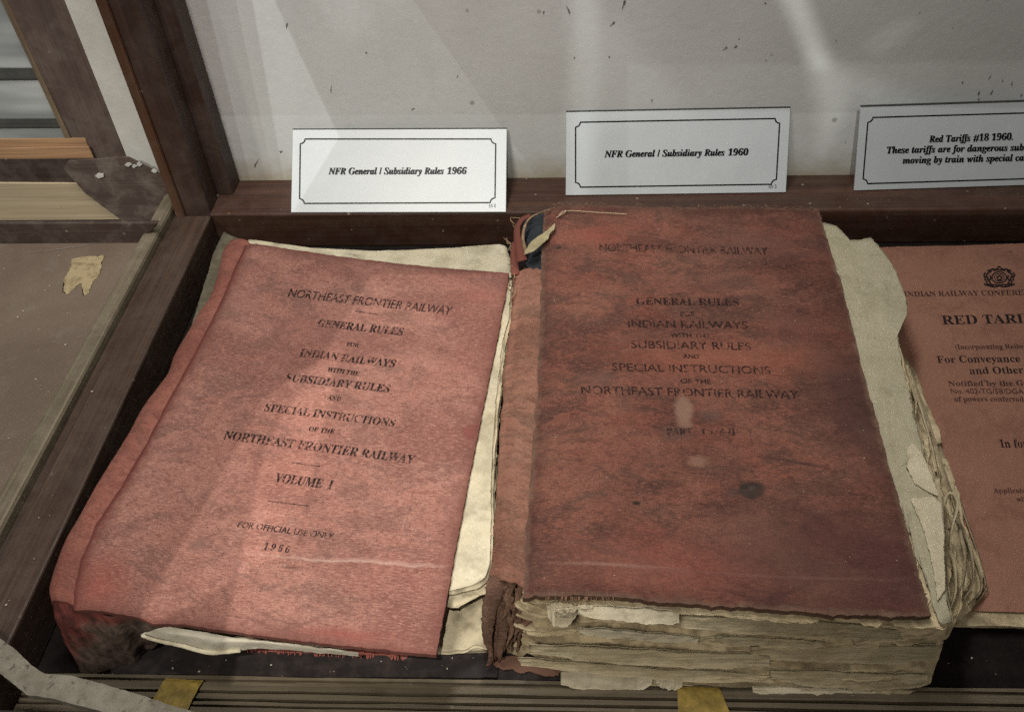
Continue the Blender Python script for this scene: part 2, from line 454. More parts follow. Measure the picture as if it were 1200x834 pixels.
def leaf_sheet(name, outline, th, mat, parent, zf=None, jit=0.0004, n=220, seed=0.0, curl=None):
    """a thin sheet cut to an outline of 3-D points, with ragged edges; filled as a grid of rings"""
    O = resample(list(outline)+[outline[0]], n+1)[:-1]
    c = O.mean(0)
    rings = [1.0, 0.97, 0.9, 0.75, 0.5, 0.25]
    V, U = [], []
    for k in (0, 1):
        for r in rings:
            for i in range(n):
                p = c+(O[i]-c)*r
                if r == 1.0:
                    p[0] += jit*2*fbm(O[i][0]*350+seed, O[i][1]*350, 1, 3)+jit*3*fbm(O[i][0]*70+seed, O[i][1]*70, 1, 2)
                    p[1] += jit*2*fbm(O[i][0]*350+seed, O[i][1]*350, 5, 3)+jit*3*fbm(O[i][0]*70+seed, O[i][1]*70, 5, 2)
                if zf is not None: p[2] += zf(p[0], p[1])
                p[2] -= th*k
                V.append(p)
    nr = len(rings); Fc = []
    for k in (0, 1):
        b = k*nr*n
        for r in range(nr-1):
            for i in range(n):
                j = (i+1) % n
                q = (b+r*n+i, b+r*n+j, b+(r+1)*n+j, b+(r+1)*n+i)
                Fc.append(q if k == 0 else q[::-1])
        q = tuple(b+(nr-1)*n+i for i in range(n)); Fc.append(q if k == 0 else q[::-1])
    for i in range(n):
        j = (i+1) % n; Fc.append((i, i+nr*n, j+nr*n, j))
    return obj(name, V, Fc, mat, parent, True)

# ------------------------------------------------------------------ lettering
def _mb(ch, cap, low):
    if 'A' <= ch <= 'Z': return chr(cap+ord(ch)-65)
    if 'a' <= ch <= 'z': return chr(low+ord(ch)-97)
    if ch.isdigit(): return chr(0x1D7CE+int(ch))
    return ch
FONTMAP = {'bold': lambda s: ''.join(_mb(c, 0x1D400, 0x1D41A) for c in s),
           'bi': lambda s: ''.join(_mb(c, 0x1D468, 0x1D482) for c in s),
           'sans': lambda s: s}
_cache = {}
def glyphs(s):
    """verts (n,2) and faces of a line of type set in Blender's own font stack"""
    if s in _cache: return _cache[s]
    c = bpy.data.curves.new('type', 'FONT'); c.body = s; c.resolution_u = 4
    o = bpy.data.objects.new('type', c); COL.objects.link(o)
    bpy.context.view_layer.update()
    me = bpy.data.meshes.new_from_object(o.evaluated_get(bpy.context.evaluated_depsgraph_get()))
    v = np.array([tuple(x.co)[:2] for x in me.vertices]) if len(me.vertices) else np.zeros((0, 2))
    f = [tuple(p.vertices) for p in me.polygons]
    bpy.data.objects.remove(o); bpy.data.curves.remove(c); bpy.data.meshes.remove(me)
    _cache[s] = (v, f); return v, f
def line_type(s, font):
    """digits in an italic line are set upright by the font: shear them"""
    mp = FONTMAP[font]
    v, f = glyphs(mp(s)); v = v.copy()
    if font == 'bi':
        import re
        wd = glyphs('|')[0][:, 0].max()
        for m_ in re.finditer(r'[#0-9]+', s):
            a = glyphs(mp(s[:m_.start()])+'|')[0][:, 0].max()-wd; b = glyphs(mp(s[:m_.end()])+'|')[0][:, 0].max()-wd
            sel = (v[:, 0] > a-0.03) & (v[:, 0] < b+0.03)
            v[sel, 0] += v[sel, 1]*0.20
    return v, f
def set_type(mb, s, font, a, b, h, up, hit, vis=None, bold=0.0):
    """line of type whose visible part runs from photo point a to b, caps h px tall"""
    v, f = line_type(s, font)
    x0 = v[:, 0].min()
    x1 = glyphs(FONTMAP[font](vis))[0][:, 0].max() if vis else v[:, 0].max()
    cap = 0.70
    a, b = np.array(a, float), np.array(b, float)
    for k, off in enumerate((0.0,) if not bold else (-bold, 0.0, bold)):
        P = []
        for x, y in v:
            q = a+(b-a)*(x-x0)/(x1-x0)+np.array(up)*h*y/cap+np.array((off, off*0.25))
            p = np.array(hit(q[0], q[1])); P.append(p+(CAM-p)*0.00012*k)
        mb.add(P, f)
def stroke_flat(mb, pts, w, hit, closed=False):
    """flat line of width w (px) through photo points, laid on a surface"""
    P = [np.array(p, float) for p in pts]
    n = len(P)
    V, Fc = [], []
    for i in range(n):
        p0 = P[(i-1) % n] if (closed or i) else P[i]; p1 = P[(i+1) % n] if (closed or i < n-1) else P[i]
        t = p1-p0; t /= np.linalg.norm(t)+1e-9; s = np.array([-t[1], t[0]])*w/2
        V += [hit(*(P[i]+s)), hit(*(P[i]-s))]
    for i in range(n if closed else n-1):
        j = (i+1) % n
        Fc.append((2*i, 2*i+1, 2*j+1, 2*j))
    mb.add(V, Fc)

# ================================================================== THE SETTING: case floor and back wall
floor_m = Mat('dark_lining', 0.9, 0.15)
n = floor_m.noise(floor_m.ob(), 90, 6, 0.7)
floor_m.color(floor_m.mix(floor_m.ramp(n, 0.4, 0.75), (0.008, 0.006, 0.0055), (0.020, 0.015, 0.013)))
floor_m.normal(floor_m.bump(floor_m.noise(floor_m.ob(), 900, 3), 0.0003, 0.6))
b = MB(); b.box(-0.75, 0.75, 0.02, 0.50, -0.02, 0.0)
tag(b.build('floor', floor_m.m), kind='structure')

wm = Mat('whitewashed_board', 0.75, 0.25)
ob = wm.ob()
c = wm.mix(wm.ramp(wm.noise(ob, 9, 5, 0.6, 0.4), 0.35, 0.7), (0.62, 0.62, 0.605), (0.545, 0.54, 0.52))
c = wm.mix(wm.ramp(wm.noise(wm.vec(ob, (60, 60, 12)), 1.0, 5, 0.7), 0.55, 0.8, 0, 0.25), c, (0.40, 0.38, 0.34))
sep = wm.n('ShaderNodeSeparateXYZ'); wm.nt.links.new(ob, sep.inputs[0])
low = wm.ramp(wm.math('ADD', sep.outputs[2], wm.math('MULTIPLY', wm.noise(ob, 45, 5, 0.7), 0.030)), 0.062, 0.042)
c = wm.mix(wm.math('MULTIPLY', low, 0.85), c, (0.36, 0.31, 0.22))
d, col = wm.voro(ob, 42)
pick = wm.n('ShaderNodeSeparateColor'); wm.nt.links.new(col, pick.inputs[0])
c = wm.mix(wm.math('MULTIPLY', wm.math('MULTIPLY', wm.ramp(d, 0.09, 0.05), wm.math('GREATER_THAN', pick.outputs[0], 0.72)), 0.55), c, (0.14, 0.11, 0.09))
lift = wm.noise(wm.vec(ob, (40, 40, 120), (1, 2, 3)), 1.0, 5, 0.75, 0.6)
c = wm.mix(wm.ramp(lift, 0.66, 0.74, 0, 0.25), c, (0.30, 0.28, 0.26))
wm.color(c)
wm.normal(wm.bump(wm.noise(ob, 160, 5, 0.6), 0.0006, 0.35))
b = MB(); b.box(-0.232, 0.75, WALL_Y, WALL_Y+0.012, -0.02, 0.75)
wall = tag(b.build('wall', wm.m), kind='structure')
# scuffs and insect marks on the paint
mb = MB()
scuffs = [(336, 30, 3, 9, 0.2), (388, 105, 2, 12, 0.1), (329, 178, 5, 4, 0), (484, 128, 7, 2, -0.5), (536, 90, 2, 5, 0.5), (637, 15, 2, 6, 0.2), (714, 67, 3, 4, 0),
          (673, 68, 2, 4, 0), (718, 28, 3, 11, 0.7), (731, 5, 3, 16, 0.3), (666, 12, 3, 16, -0.4), (897, 4, 4, 3, 0), (866, 46, 2.5, 2.5, 0), (850, 57, 3, 9, 0.9), (862, 55, 3, 7, 0.8),
          (980, 48, 2, 2, 0), (898, 71, 2, 2, 0), (1160, 91, 2, 10, 0.5), (1175, 95, 2, 5, 0.3), (1186, 98, 2, 8, 0.2), (1147, 110, 3, 9, 0.3), (1162, 109, 3, 9, 0.6),
          (1147, 117, 3, 5, 0.4), (1197, 112, 2, 7, 0.5), (1117, 33, 2, 2, 0), (1078, 15, 2, 3, 0.5), (764, 118, 2, 5, 0.1), (991, 167, 2, 2, 0), (429, 62, 3, 3, 0), (1128, 97, 2, 6, 0.2), (300, 192, 3, 14, 0.5)]
for x, y, w_, h_, a in scuffs:
    ptsS = []
    for k in range(9):
        t = 2*math.pi*k/9; r = 0.36*(1+0.5*math.sin(k*2.3+x))
        dx, dy = w_*r*math.cos(t), h_*r*math.sin(t)
        q = pY(x+dx*math.cos(a)-dy*math.sin(a), y+dx*math.sin(a)+dy*math.cos(a), WALL_Y-0.0003); ptsS.append(q)
    mb.add(ptsS, [tuple(range(9))])
mb.build('scuff_marks', ink_mat('scuff', (0.13, 0.10, 0.085), 0.55, 900), wall)['kind'] = 'structure'
mb.v = []; mb.f = []

# ================================================================== DISPLAY CASE (frame round the books)
case = thing('display_case', (-0.24, 0.48, 0.0), 'dark brown varnished wooden frame of the display case round the two books', 'display case')
dark_x = wood_mat('dark_wood_across', (0.075, 0.033, 0.020), (0.032, 0.014, 0.009), 'x', 0.46, 0.06)
dark_y = wood_mat('dark_wood_along', (0.078, 0.046, 0.031), (0.036, 0.021, 0.015), 'y', 0.48, 0.2, dustcol=(0.15, 0.125, 0.10))
dark_z = wood_mat('dark_wood_upright', (0.066, 0.038, 0.029), (0.042, 0.024, 0.019), 'z', 0.40, 0.1)
red_z = wood_mat('red_wood_upright', (0.135, 0.066, 0.036), (0.07, 0.034, 0.02), 'z', 0.38, 0.1)
olive_y = wood_mat('dusty_olive_bead', (0.20, 0.165, 0.11), (0.11, 0.09, 0.06), 'y', 0.6, 0.5, dustcol=(0.30, 0.26, 0.19))
b = MB(); b.box(-0.2290, 0.75, 0.4665, WALL_Y, 0.0, 0.0275); b.build('back_rail', dark_x, case, bevel=0.0012)
# a thin lighter line of old paint where the board meets the rail
b = MB(); b.box(-0.2395, -0.2184, 0.490, WALL_Y-0.0005, 0.0275, 0.75); b.build('back_stile', dark_z, case, bevel=0.0008)
b = MB(); b.box(-0.2468, -0.2292, 0.4700, 0.4895, 0.0, 0.75); b.build('corner_post', dark_z, case, bevel=0.0015)
b = MB(); b.box(-0.2536, -0.2470, 0.4685, 0.4900, 0.02, 0.75); b.build('post_edge', red_z, case, bevel=0.002)
b = MB(); b.box(-0.2485, -0.2275, 0.10, 0.4662, 0.0, 0.0272); b.build('side_rail', dark_y, case, bevel=0.0012)
b = MB(); b.box(-0.2555, -0.2487, 0.10, 0.4735, 0.0, 0.0235); b.build('rail_rebate', dark_y, case, bevel=0.0006)
b = MB(); b.box(-0.2660, -0.2557, 0.10, 0.4895, 0.0, 0.0300); b.build('rail_bead', olive_y, case, bevel=0.0022)

# front sliding-door track: grooved strip
tm = wood_mat('track_wood', (0.15, 0.118, 0.074), (0.075, 0.058, 0.036), 'x', 0.55, 0.45, dustcol=(0.20, 0.168, 0.115))
prof = []
y = 0.1585
segs = [(0.0016, 0.0055), (0.0012, 0.0035), (0.0034, 0.0050), (0.0010, 0.0010), (0.0024, 0.0046), (0.0011, 0.0008), (0.0016, 0.0046), (0.0011, 0.0008), (0.0032, 0.0052), (0.0010, 0.002), (0.0050, 0.0050), (0.0011, 0.001), (0.0060, 0.0050), (0.012, 0.0046)]
prof.append((y, -0.0005))
for w_, h_ in segs:
    prof += [(y, h_), (y-w_+0.00015, h_)]; y -= w_
prof.append((y, -0.0005))
X0, X1, NX = -0.2270, 0.75, 220
V, Fc = [], []
npf = len(prof)
for i in range(NX):
    x = X0+(X1-X0)*i/(NX-1)
    for k, (yy, zz) in enumerate(prof):
        w1 = 0.00045*fbm(x*60, k*0.5, 3, 3) if 0 < k < npf-1 else 0
        V.append((x, yy+0.0006*fbm(x*25, (k//2)*1.7, 9, 2), zz+w1))
for i in range(NX-1):
    for k in range(npf-1):
        Fc.append((i*npf+k, i*npf+k+1, (i+1)*npf+k+1, (i+1)*npf+k))
Fc.append(tuple(range(npf-1, -1, -1))); Fc.append(tuple((NX-1)*npf+k for k in range(npf)))
obj('door_track', V, Fc, tm, case, False)

# whitewashed, paint-spattered strip curving round the front left corner
sm = Mat('spattered_white_paint', 0.7, 0.3)
ob = sm.ob()
c = sm.mix(sm.ramp(sm.noise(ob, 120, 5, 0.65), 0.4, 0.7), (0.215, 0.20, 0.16), (0.13, 0.118, 0.088))
c = sm.mix(sm.ramp(sm.noise(ob, 300, 5, 0.7, 0.3), 0.585, 0.65, 0, 0.85), c, (0.07, 0.05, 0.035))
c = sm.mix(sm.ramp(sm.noise(sm.vec(ob, (1, 1, 1), (7, 7, 7)), 50, 4, 0.7), 0.54, 0.68, 0, 0.6), c, (0.11, 0.088, 0.064))
sm.color(c); sm.normal(sm.bump(sm.noise(ob, 300, 5), 0.0004, 0.5))
zS = 0.0335
up_px = [(-45, 715), (0, 747), (18, 760), (35, 778), (52, 789), (80, 791), (120, 800), (160, 813), (205, 827), (260, 842), (330, 860)]
lo_px = [(-60, 752), (-20, 775), (0, 788), (18, 803), (32, 814), (62, 818), (100, 828), (140, 838), (190, 848), (240, 856), (320, 868)]
G = coons([pz(x, y, zS) for x, y in up_px], [pz(330, 860, zS), pz(320, 868, zS)], [pz(x, y, zS) for x, y in lo_px], [pz(-45, 715, zS), pz(-60, 752, zS)], 90, 10)
slab('corner_strip', G, 0.004, sm.m, case, lambda x, y: 0.0003*fbm(x*80, y*80, 0, 3), 0.0003)
fd = wood_mat('dark_front_board', (0.035, 0.024, 0.018), (0.018, 0.013, 0.010), 'x', 0.5, 0.2)
b = MB(); b.box(-0.40, -0.10, 0.02, 0.1385, -0.018, 0.0155); b.build('front_board', fd, case, bevel=0.001)

# ================================================================== what stands beyond the case's left side
ledge_m = Mat('dusty_ledge_paint', 0.5, 0.4)
ob = ledge_m.ob()
c = ledge_m.mix(ledge_m.ramp(ledge_m.noise(ob, 12, 5, 0.6, 0.5), 0.35, 0.7), (0.135, 0.098, 0.074), (0.185, 0.142, 0.11))
c = ledge_m.mix(ledge_m.ramp(ledge_m.noise(ledge_m.vec(ob, (1, 1, 1), (3, 1, 0)), 60, 6, 0.7), 0.55, 0.8, 0, 0.4), c, (0.26, 0.23, 0.19))
ledge_m.color(c); ledge_m.normal(ledge_m.bump(ledge_m.noise(ob, 220, 4), 0.0004, 0.5))
nb = thing('side_cabinet', (-0.34, 0.46, 0.0), 'brown side cabinet with pale wooden bar and dusty ledge beyond the left rail', 'cabinet')
ZL = 0.0225
def back_y(px, py, z): return pz(px, py, z)[1]
yl = back_y(80, 284, ZL)
b = MB(); b.box(-0.62, -0.2663, 0.05, yl, -0.018, ZL); b.build('ledge', ledge_m.m, nb, bevel=0.001)
YN = 0.500
def bar(name, mat, Y, depth, corners, bevel=0.0008, zmin=None):
    """bar whose front face, on the plane y=Y, has these four photo corners: TL TR BR BL"""
    q = [pY(x, y, Y) for x, y in corners]
    tl, tr, br, bl = q
    d = np.array([0, depth, 0])
    bb = MB(); bb.hexa([bl, br, br+d, bl+d, tl, tr, tr+d, tl+d])
    return bb.build(name, mat, nb, bevel=bevel)
brown = wood_mat('brown_paint', (0.135, 0.095, 0.082), (0.105, 0.073, 0.064), 'z', 0.55, 0.3)
brown_x = wood_mat('brown_rail', (0.072, 0.048, 0.040), (0.045, 0.030, 0.026), 'x', 0.5, 0.3)
pale = wood_mat('pale_wood', (0.74, 0.62, 0.42), (0.56, 0.44, 0.28), 'x', 0.6, 0.1)
orange = wood_mat('orange_wood', (0.60, 0.36, 0.19), (0.26, 0.14, 0.08), 'x', 0.55, 0.1)
dusty = wood_mat('dusty_block', (0.14, 0.10, 0.083), (0.105, 0.075, 0.062), 'x', 0.75, 0.95, dustcol=(0.26, 0.22, 0.185))
glassm = Mat('grey_glass', 0.12, 0.5)
ob = glassm.ob()
gz = glassm.noise(glassm.vec(ob, (6, 6, 34)), 1.0, 3, 0.6)
glassm.color(glassm.mix(glassm.ramp(gz, 0.4, 0.62), (0.30, 0.33, 0.33), (0.58, 0.62, 0.62)))
bar('low_rail', brown_x, yl-0.001, 0.003, [(-250, 262), (186, 261), (166, 287), (-250, 292)])
bar('pale_bar', pale, YN+0.0021, 0.0018, [(-250, 213), (130, 215), (180, 261), (-250, 264)])
bar('upper_rail', brown_x, YN+0.0042, 0.0006, [(-250, 188), (122, 186), (140, 217), (-250, 217)])
bar('moulding', orange, YN+0.0049, 0.0012, [(-250, 177), (104, 172), (112, 190), (-250, 195)], 0.001)
bar('moulding', orange, YN+0.0063, 0.0012, [(-250, 166), (100, 162), (104, 174), (-250, 179)], 0.001)
bar('glass_pane', glassm.m, YN+0.0105, 0.003, [(-250, -60), (30, -60), (120, 175), (-250, 175)], 0)
bar('stile', brown, YN+0.0070, 0.0015, [(-22, -60), (54, -60), (156, 205), (104, 205)])
edge_m = wood_mat('tan_edge', (0.22, 0.16, 0.10), (0.12, 0.085, 0.055), 'z', 0.6, 0.2)
bar('stile_edge', edge_m, YN+0.0066, 0.002, [(-28, -60), (-20, -60), (96, 190), (89, 190)], 0.0005)
glz = wood_mat('glazing_bar', (0.10, 0.105, 0.10), (0.06, 0.065, 0.06), 'x', 0.5, 0.1)
bar('glazing_bar', glz, YN+0.0095, 0.0008, [(-250, 78), (40, 80), (46, 94), (-250, 96)], 0.0005)
bar('glazing_bar', glz, YN+0.0095, 0.0008, [(-250, 140), (74, 139), (78, 150), (-250, 152)], 0.0005)
plm = plain('strip_paint', (0.72, 0.71, 0.665), 0.75, 0.10, 40)
bar('white_strip', plm, YN+0.0058, 0.001, [(51, -60), (92, -60), (192, 215), (153, 196)], 0.0006)
# dusty corner bracket in front of the bars
yb = YN-0.0012
bo = resample([(74, 197, 0), (80, 189, 0), (150, 184, 0), (186, 203, 0), (200, 212, 0), (224, 246, 0), (188, 290, 0), (146, 261, 0), (101, 228, 0), (74, 197, 0)], 120)[:-1, :2]
blk = [pY(x+1.4*fbm(x*.12, y*.12, 1, 3), y+1.4*fbm(x*.12, y*.12, 5, 3), yb) for x, y in bo]
V = blk+[p+np.array([0, 0.0009, 0]) for p in blk]
k = len(blk)
sharp(obj('corner_block', V, [tuple(range(k)), tuple(range(2*k-1, k-1, -1))]+[(i, k+i, k+(i+1) % k, (i+1) % k) for i in range(k)], dusty, nb, False))
# flaking paint: pale patch on the ledge and white chips
pm = ink_mat('buff_paint', (0.38, 0.30, 0.175), 0.60, 90)
tp = [(72, 342), (74, 328), (83, 312), (85, 303), (100, 300), (121, 299), (119, 312), (118, 321), (108, 330), (104, 345), (97, 346), (95, 331), (85, 338), (78, 345)]
tag(leaf_sheet('paint_patch', [pz(x, y, ZL+0.0004) for x, y in tp], 0.0003, pm, nb, jit=0.0009), 'ragged buff paint patch on brown ledge')
for ci, (cx, cy, r, zc) in enumerate([(117, 206, 4, 0), (150, 193, 3, 0), (157, 195, 2.5, 0), (163, 193, 3, 0), (181, 201, 3, 0)]):
    o_ = [pY(cx+r*(1+0.4*math.sin(q*1.9+ci))*math.cos(q*0.7)*1.1, cy+r*0.7*(1+0.4*math.cos(q*2.3+ci))*math.sin(q*0.7), yb-0.0008) for q in range(9)]
    V = o_+[p+np.array([0, 0.0009, 0]) for p in o_]; obj('paint_chip', V, [tuple(range(9)), tuple(range(17, 8, -1))]+[(q, 9+q, 9+(q+1) % 9, (q+1) % 9) for q in range(9)], plm, nb, False)
gm = plain('pale_grime', (0.28, 0.26, 0.23), 0.9, 0.3, 200)
for path, w_ in [([(128, 372), (118, 388), (108, 402), (98, 420)], 8), ([(158, 310), (152, 325), (146, 338)], 4), ([(118, 283), (95, 288), (60, 293), (20, 297)], 3), ([(88, 452), (82, 462)], 3)]:
    mb = MB()
    pl = resample(path, 24)
    ptl, ptr = [], []
    for i, (x, y) in enumerate(pl):
        ww = w_*0.5*(0.6+0.8*abs(fbm(i*0.6, w_, 1, 2))*2)*math.sin(math.pi*(i+0.7)/25)
        ptl.append(pz(x-ww, y, ZL+0.0008)); ptr.append(pz(x+ww, y, ZL+0.0008))
    mb.add(ptl+ptr, [(i, i+24, i+25, i+1) for i in range(23)])
    mb.build('grime_streak', ink_mat('grime_%d' % w_, (0.30, 0.28, 0.25), 0.62, 300), nb)

# ================================================================== BOOKS
def uv_finder(G):
    nv, nu, _ = G.shape
    du = np.linalg.norm(G[nv//2, -1]-G[nv//2, 0]); dv = np.linalg.norm(G[-1, nu//2]-G[0, nu//2])
    def f(p):
        d = ((G[:, :, :2]-np.asarray(p)[None, None, :2])**2).sum(2); j, i = np.unravel_index(d.argmin(), d.shape)
        return i/(nu-1)*du, (1-j/(nv-1))*dv
    return f
def page_stack(name, outline, z0, z1, heights, mat, parent, jit=0.0012, gap=0.00035, seed=0, n=640, wav=0.0007, recess=None):
    """a block of separate gatherings: each layer a closed slab with its own ragged outline.
    outline(s) gives the closed outline (k,2) at height fraction s"""
    V, Fc = [], []
    z = z0; tot = sum(heights)
    rnd = random.Random(seed)
    for li, h in enumerate(heights):
        h = h/tot*(z1-z0); s = (z+h*0.5-z0)/(z1-z0)
        O = resample(np.vstack([outline(s), outline(s)[:1]]), n+1)[:-1]
        T = np.roll(O, -1, 0)-np.roll(O, 1, 0); T /= np.linalg.norm(T, axis=1)[:, None]+1e-9
        N = np.stack([T[:, 1], -T[:, 0]], 1)                      # outward for a counter-clockwise outline
        ar = np.sum(O[:, 0]*np.roll(O[:, 1], -1)-np.roll(O[:, 0], -1)*O[:, 1])
        if ar < 0: N = -N
        push = rnd.uniform(-1, 0.8)*jit
        k0 = len(V)
        rows = []
        steps = [0.0]+[rnd.uniform(-0.0002, 0.0011) for _ in range(5)]
        for r, (ins, zz) in enumerate([(0.004, h-gap), (0.0002+steps[1], h-gap)]+[(steps[1+(q+1)//2], h*(0.82-q*0.16)) for q in range(5)]+[(0.0006, 0.0), (0.004, 0.0)]):
            row = []
            for i in range(n):
                x, y = O[i]
                big = fbm(x*38+seed, y*38, li*0.9, 3); small = fbm(x*240, y*240+seed, li*3.1+r*0.25, 3)
                tear = max(0.0, mnoise.noise(Vector((x*55, y*55, li*2.7+seed)))-0.32)*0.022
                off = push+jit*1.8*big+jit*0.55*small-tear*jit/0.0012-ins-(recess[li] if recess else 0)*(0.6+0.8*abs(mnoise.noise(Vector((x*30, y*30, li)))))
                px_, py_ = x+N[i, 0]*off, y+N[i, 1]*off
                wz = wav*(mnoise.noise(Vector((x*22, y*22, (z+zz)*60+seed)))+0.5*mnoise.noise(Vector((x*70, y*70, (z+zz)*90))))
                row.append((px_, py_, z+zz+wz))
            rows.append(row)
        for row in rows: V += row
        for r in range(len(rows)-1):
            for i in range(n):
                j = (i+1) % n
                Fc.append((k0+r*n+i, k0+(r+1)*n+i, k0+(r+1)*n+j, k0+r*n+j) if ar > 0 else (k0+r*n+i, k0+r*n+j, k0+(r+1)*n+j, k0+(r+1)*n+i))
        cap = tuple(range(k0, k0+n)); bot = tuple(range(k0+8*n, k0+9*n))
        Fc.append(cap if ar > 0 else cap[::-1]); Fc.append(bot[::-1] if ar > 0 else bot)
        z += h
    return sharp(obj(name, V, Fc, mat, parent, True), 40)
def px_outline(top_px, bot_px, z0, z1, n=240):
    """closed outline blending from bot_px (traced at z0) to top_px (traced at z1)"""
    A = resample([pz(x, y, z0)[:2] for x, y in bot_px+bot_px[:1]], n+1)[:-1]
    B = resample([pz(x, y, z1)[:2] for x, y in top_px+top_px[:1]], n+1)[:-1]
    return lambda s: A*(1-s)+B*s

# ------------------------------------------------------------------ left book
ZB1 = 0.040
HL = np.array([pz(x, y, 0.040)[:2] for x, y in [(287, 284), (260, 345), (200, 458), (140, 567), (92, 655), (84, 712)]])
def z1f(x, y): return -0.0020*math.exp(-(max(0.0, x-float(np.interp(y, HL[::-1, 1], HL[::-1, 0])))/0.0045)**2)+0.0011*fbm(x*16+3, y*16, 0.5, 3)+0.00035*fbm(x*70, y*70, 2, 2)
left_book = thing('book', (-0.11, 0.27, 0.0), 'pinkish red clothbound rule book with black title lettering, left of the darker red book', 'book', 'old railway rule books')
L_top = [(287, 284), (340, 292), (420, 303), (500, 312), (597, 320)]
L_right = [(597, 320), (583, 395), (565, 482), (547, 575), (530, 665), (511, 767)]
L_bot = [(84, 712), (120, 716), (160, 723), (178, 730), (215, 731), (250, 737), (330, 748), (430, 759), (511, 767)]
L_left = [(287, 284), (272, 315), (260, 345), (230, 405), (200, 458), (167, 521), (140, 567), (110, 612), (92, 655), (84, 690), (84, 712)]
P3 = lambda L, z: [pz(x, y, z) for x, y in L]
G1 = coons(P3(L_top, ZB1), P3(L_right, ZB1), P3(L_bot, ZB1), P3(L_left, ZB1), 130, 170)
F1 = uv_finder(G1)
def spots_for(F_, z, items):
    out = []
    for (px, py, rx, ry, rot, col_, a, soft, wob) in items:
        u, v = F_(pz(px, py, z)); out.append((u, v, rx, ry, rot, col_, a, soft, wob))
    return out
dk = (0.06, 0.035, 0.032)
cl1 = cloth_mat('pink_red_cloth', (0.335, 0.148, 0.114), (0.415, 0.213, 0.168), (0.180, 0.070, 0.056), (0.155, 0.088, 0.074), spots_for(F1, ZB1, [
    (232, 640, 0.007, 0.005, 0.2, (0.16, 0.09, 0.075), 0.7, 0.8, 0.004),
    (342, 664, 0.006, 0.0012, 0.0, (0.07, 0.03, 0.028), 0.6, 0.8, 0.003),
    (400, 657, 0.050, 0.0008, 0.03, (0.62, 0.50, 0.43), 0.30, 0.9, 0.006),  # pale line reflected in the glass, painted into the cloth
    (470, 661, 0.05, 0.0016, 0.03, (0.58, 0.40, 0.34), 0.30, 0.9, 0.008),  # broader stretch of the same painted glass reflection
    (560, 505, 0.008, 0.0065, 0.4, (0.20, 0.055, 0.05), 0.75, 0.35, 0.006),
    (580, 405, 0.005, 0.005, 0, (0.17, 0.06, 0.05), 0.6, 0.6, 0.004),
    (400, 745, 0.03, 0.004, 0.05, (0.30, 0.07, 0.055), 0.6, 0.9, 0.006),
    (110, 690, 0.02, 0.022, 0.2, (0.33, 0.08, 0.06), 0.5, 0.9, 0.006),
    (270, 360, 0.022, 0.02, 0.4, (0.24, 0.12, 0.10), 0.35, 0.9, 0.008),
    (560, 345, 0.018, 0.010, 0.1, (0.25, 0.09, 0.07), 0.5, 0.8, 0.008),
    (385, 385, 0.05, 0.012, 0.05, (0.24, 0.10, 0.085), 0.35, 0.9, 0.01),
]), wear=0.45, dirt=0.68, weave=1.15, edge_col=(0.17, 0.055, 0.044), hinge_col=(0.17, 0.048, 0.038), size=(np.linalg.norm(G1[85, -1]-G1[85, 0]), np.linalg.norm(G1[-1, 65]-G1[0, 65])))
c1 = slab('front_cover', G1, 0.0026, cl1, left_book, z1f, 0.00035, 1.0)

# spine: cloth rolled over from the hinge, a swelling ridge down to the floor
def ridge(silh, hinge, zh, zs, rows=110, prof=None):
    A = smooth_line([pz(x, y, zh) for x, y in hinge], rows)
    B = smooth_line([pz(x, y, zs) for x, y in silh], rows)
    return A, B
spine_m = cloth_mat('spine_red_cloth', (0.275, 0.095, 0.070), (0.34, 0.14, 0.105), (0.15, 0.048, 0.038), (0.15, 0.075, 0.06), wear=0.3, dirt=0.5, weave=0.6)
hinge = [(x+7, y) for x, y in [(289, 285), (274, 315), (262, 345), (232, 405), (202, 458), (169, 521), (142, 567), (112, 612), (93, 655), (85, 690), (86, 712)]]
silh = [(269, 284), (262, 294), (256, 318), (249, 343), (234, 366), (215, 398), (203, 420), (195, 441), (168, 478), (150, 510), (120, 558), (92, 607), (75, 638), (62, 672), (58, 692), (61, 706)]
A, B = ridge(silh, hinge, ZB1-0.0030, 0.0295, 150)
V, U = [], []
NS = 22
for j in range(150):
    a, bq = A[j], B[j]
    w = np.linalg.norm((a-bq)[:2])
    for i in range(NS):
        t = i/(NS-1)
        if t < 0.62:
            q = t/0.62; p = a+(bq-a)*q
            p[2] = a[2]*(1-q)+bq[2]*q+0.0034*math.sin(math.pi*min(1, q*0.98))**0.8*min(1, w/0.018)
        else:
            q = (t-0.62)/0.38
            p = bq.copy(); p[0] += 0.003*q*q-0.0012*math.sin(math.pi*q); p[2] = bq[2]*(1-q)+0.0006*q
        p[2] += 0.0009*fbm(j*0.07, i*0.25, 4, 3)*(1 if t < 0.62 else .4)
        p[0] += 0.0006*fbm(j*0.11, i*0.3, 8, 3)
        V.append(p); U.append((t*0.03, (1-j/149)*0.26))
Fc = [(j*NS+i, j*NS+i+1, (j+1)*NS+i+1, (j+1)*NS+i) for j in range(149) for i in range(NS-1)]
sp1 = obj('spine', V, Fc, spine_m, left_book, True, U)
so = sp1.modifiers.new('solid', 'SOLIDIFY'); so.thickness = 0.0009; so.offset = -1

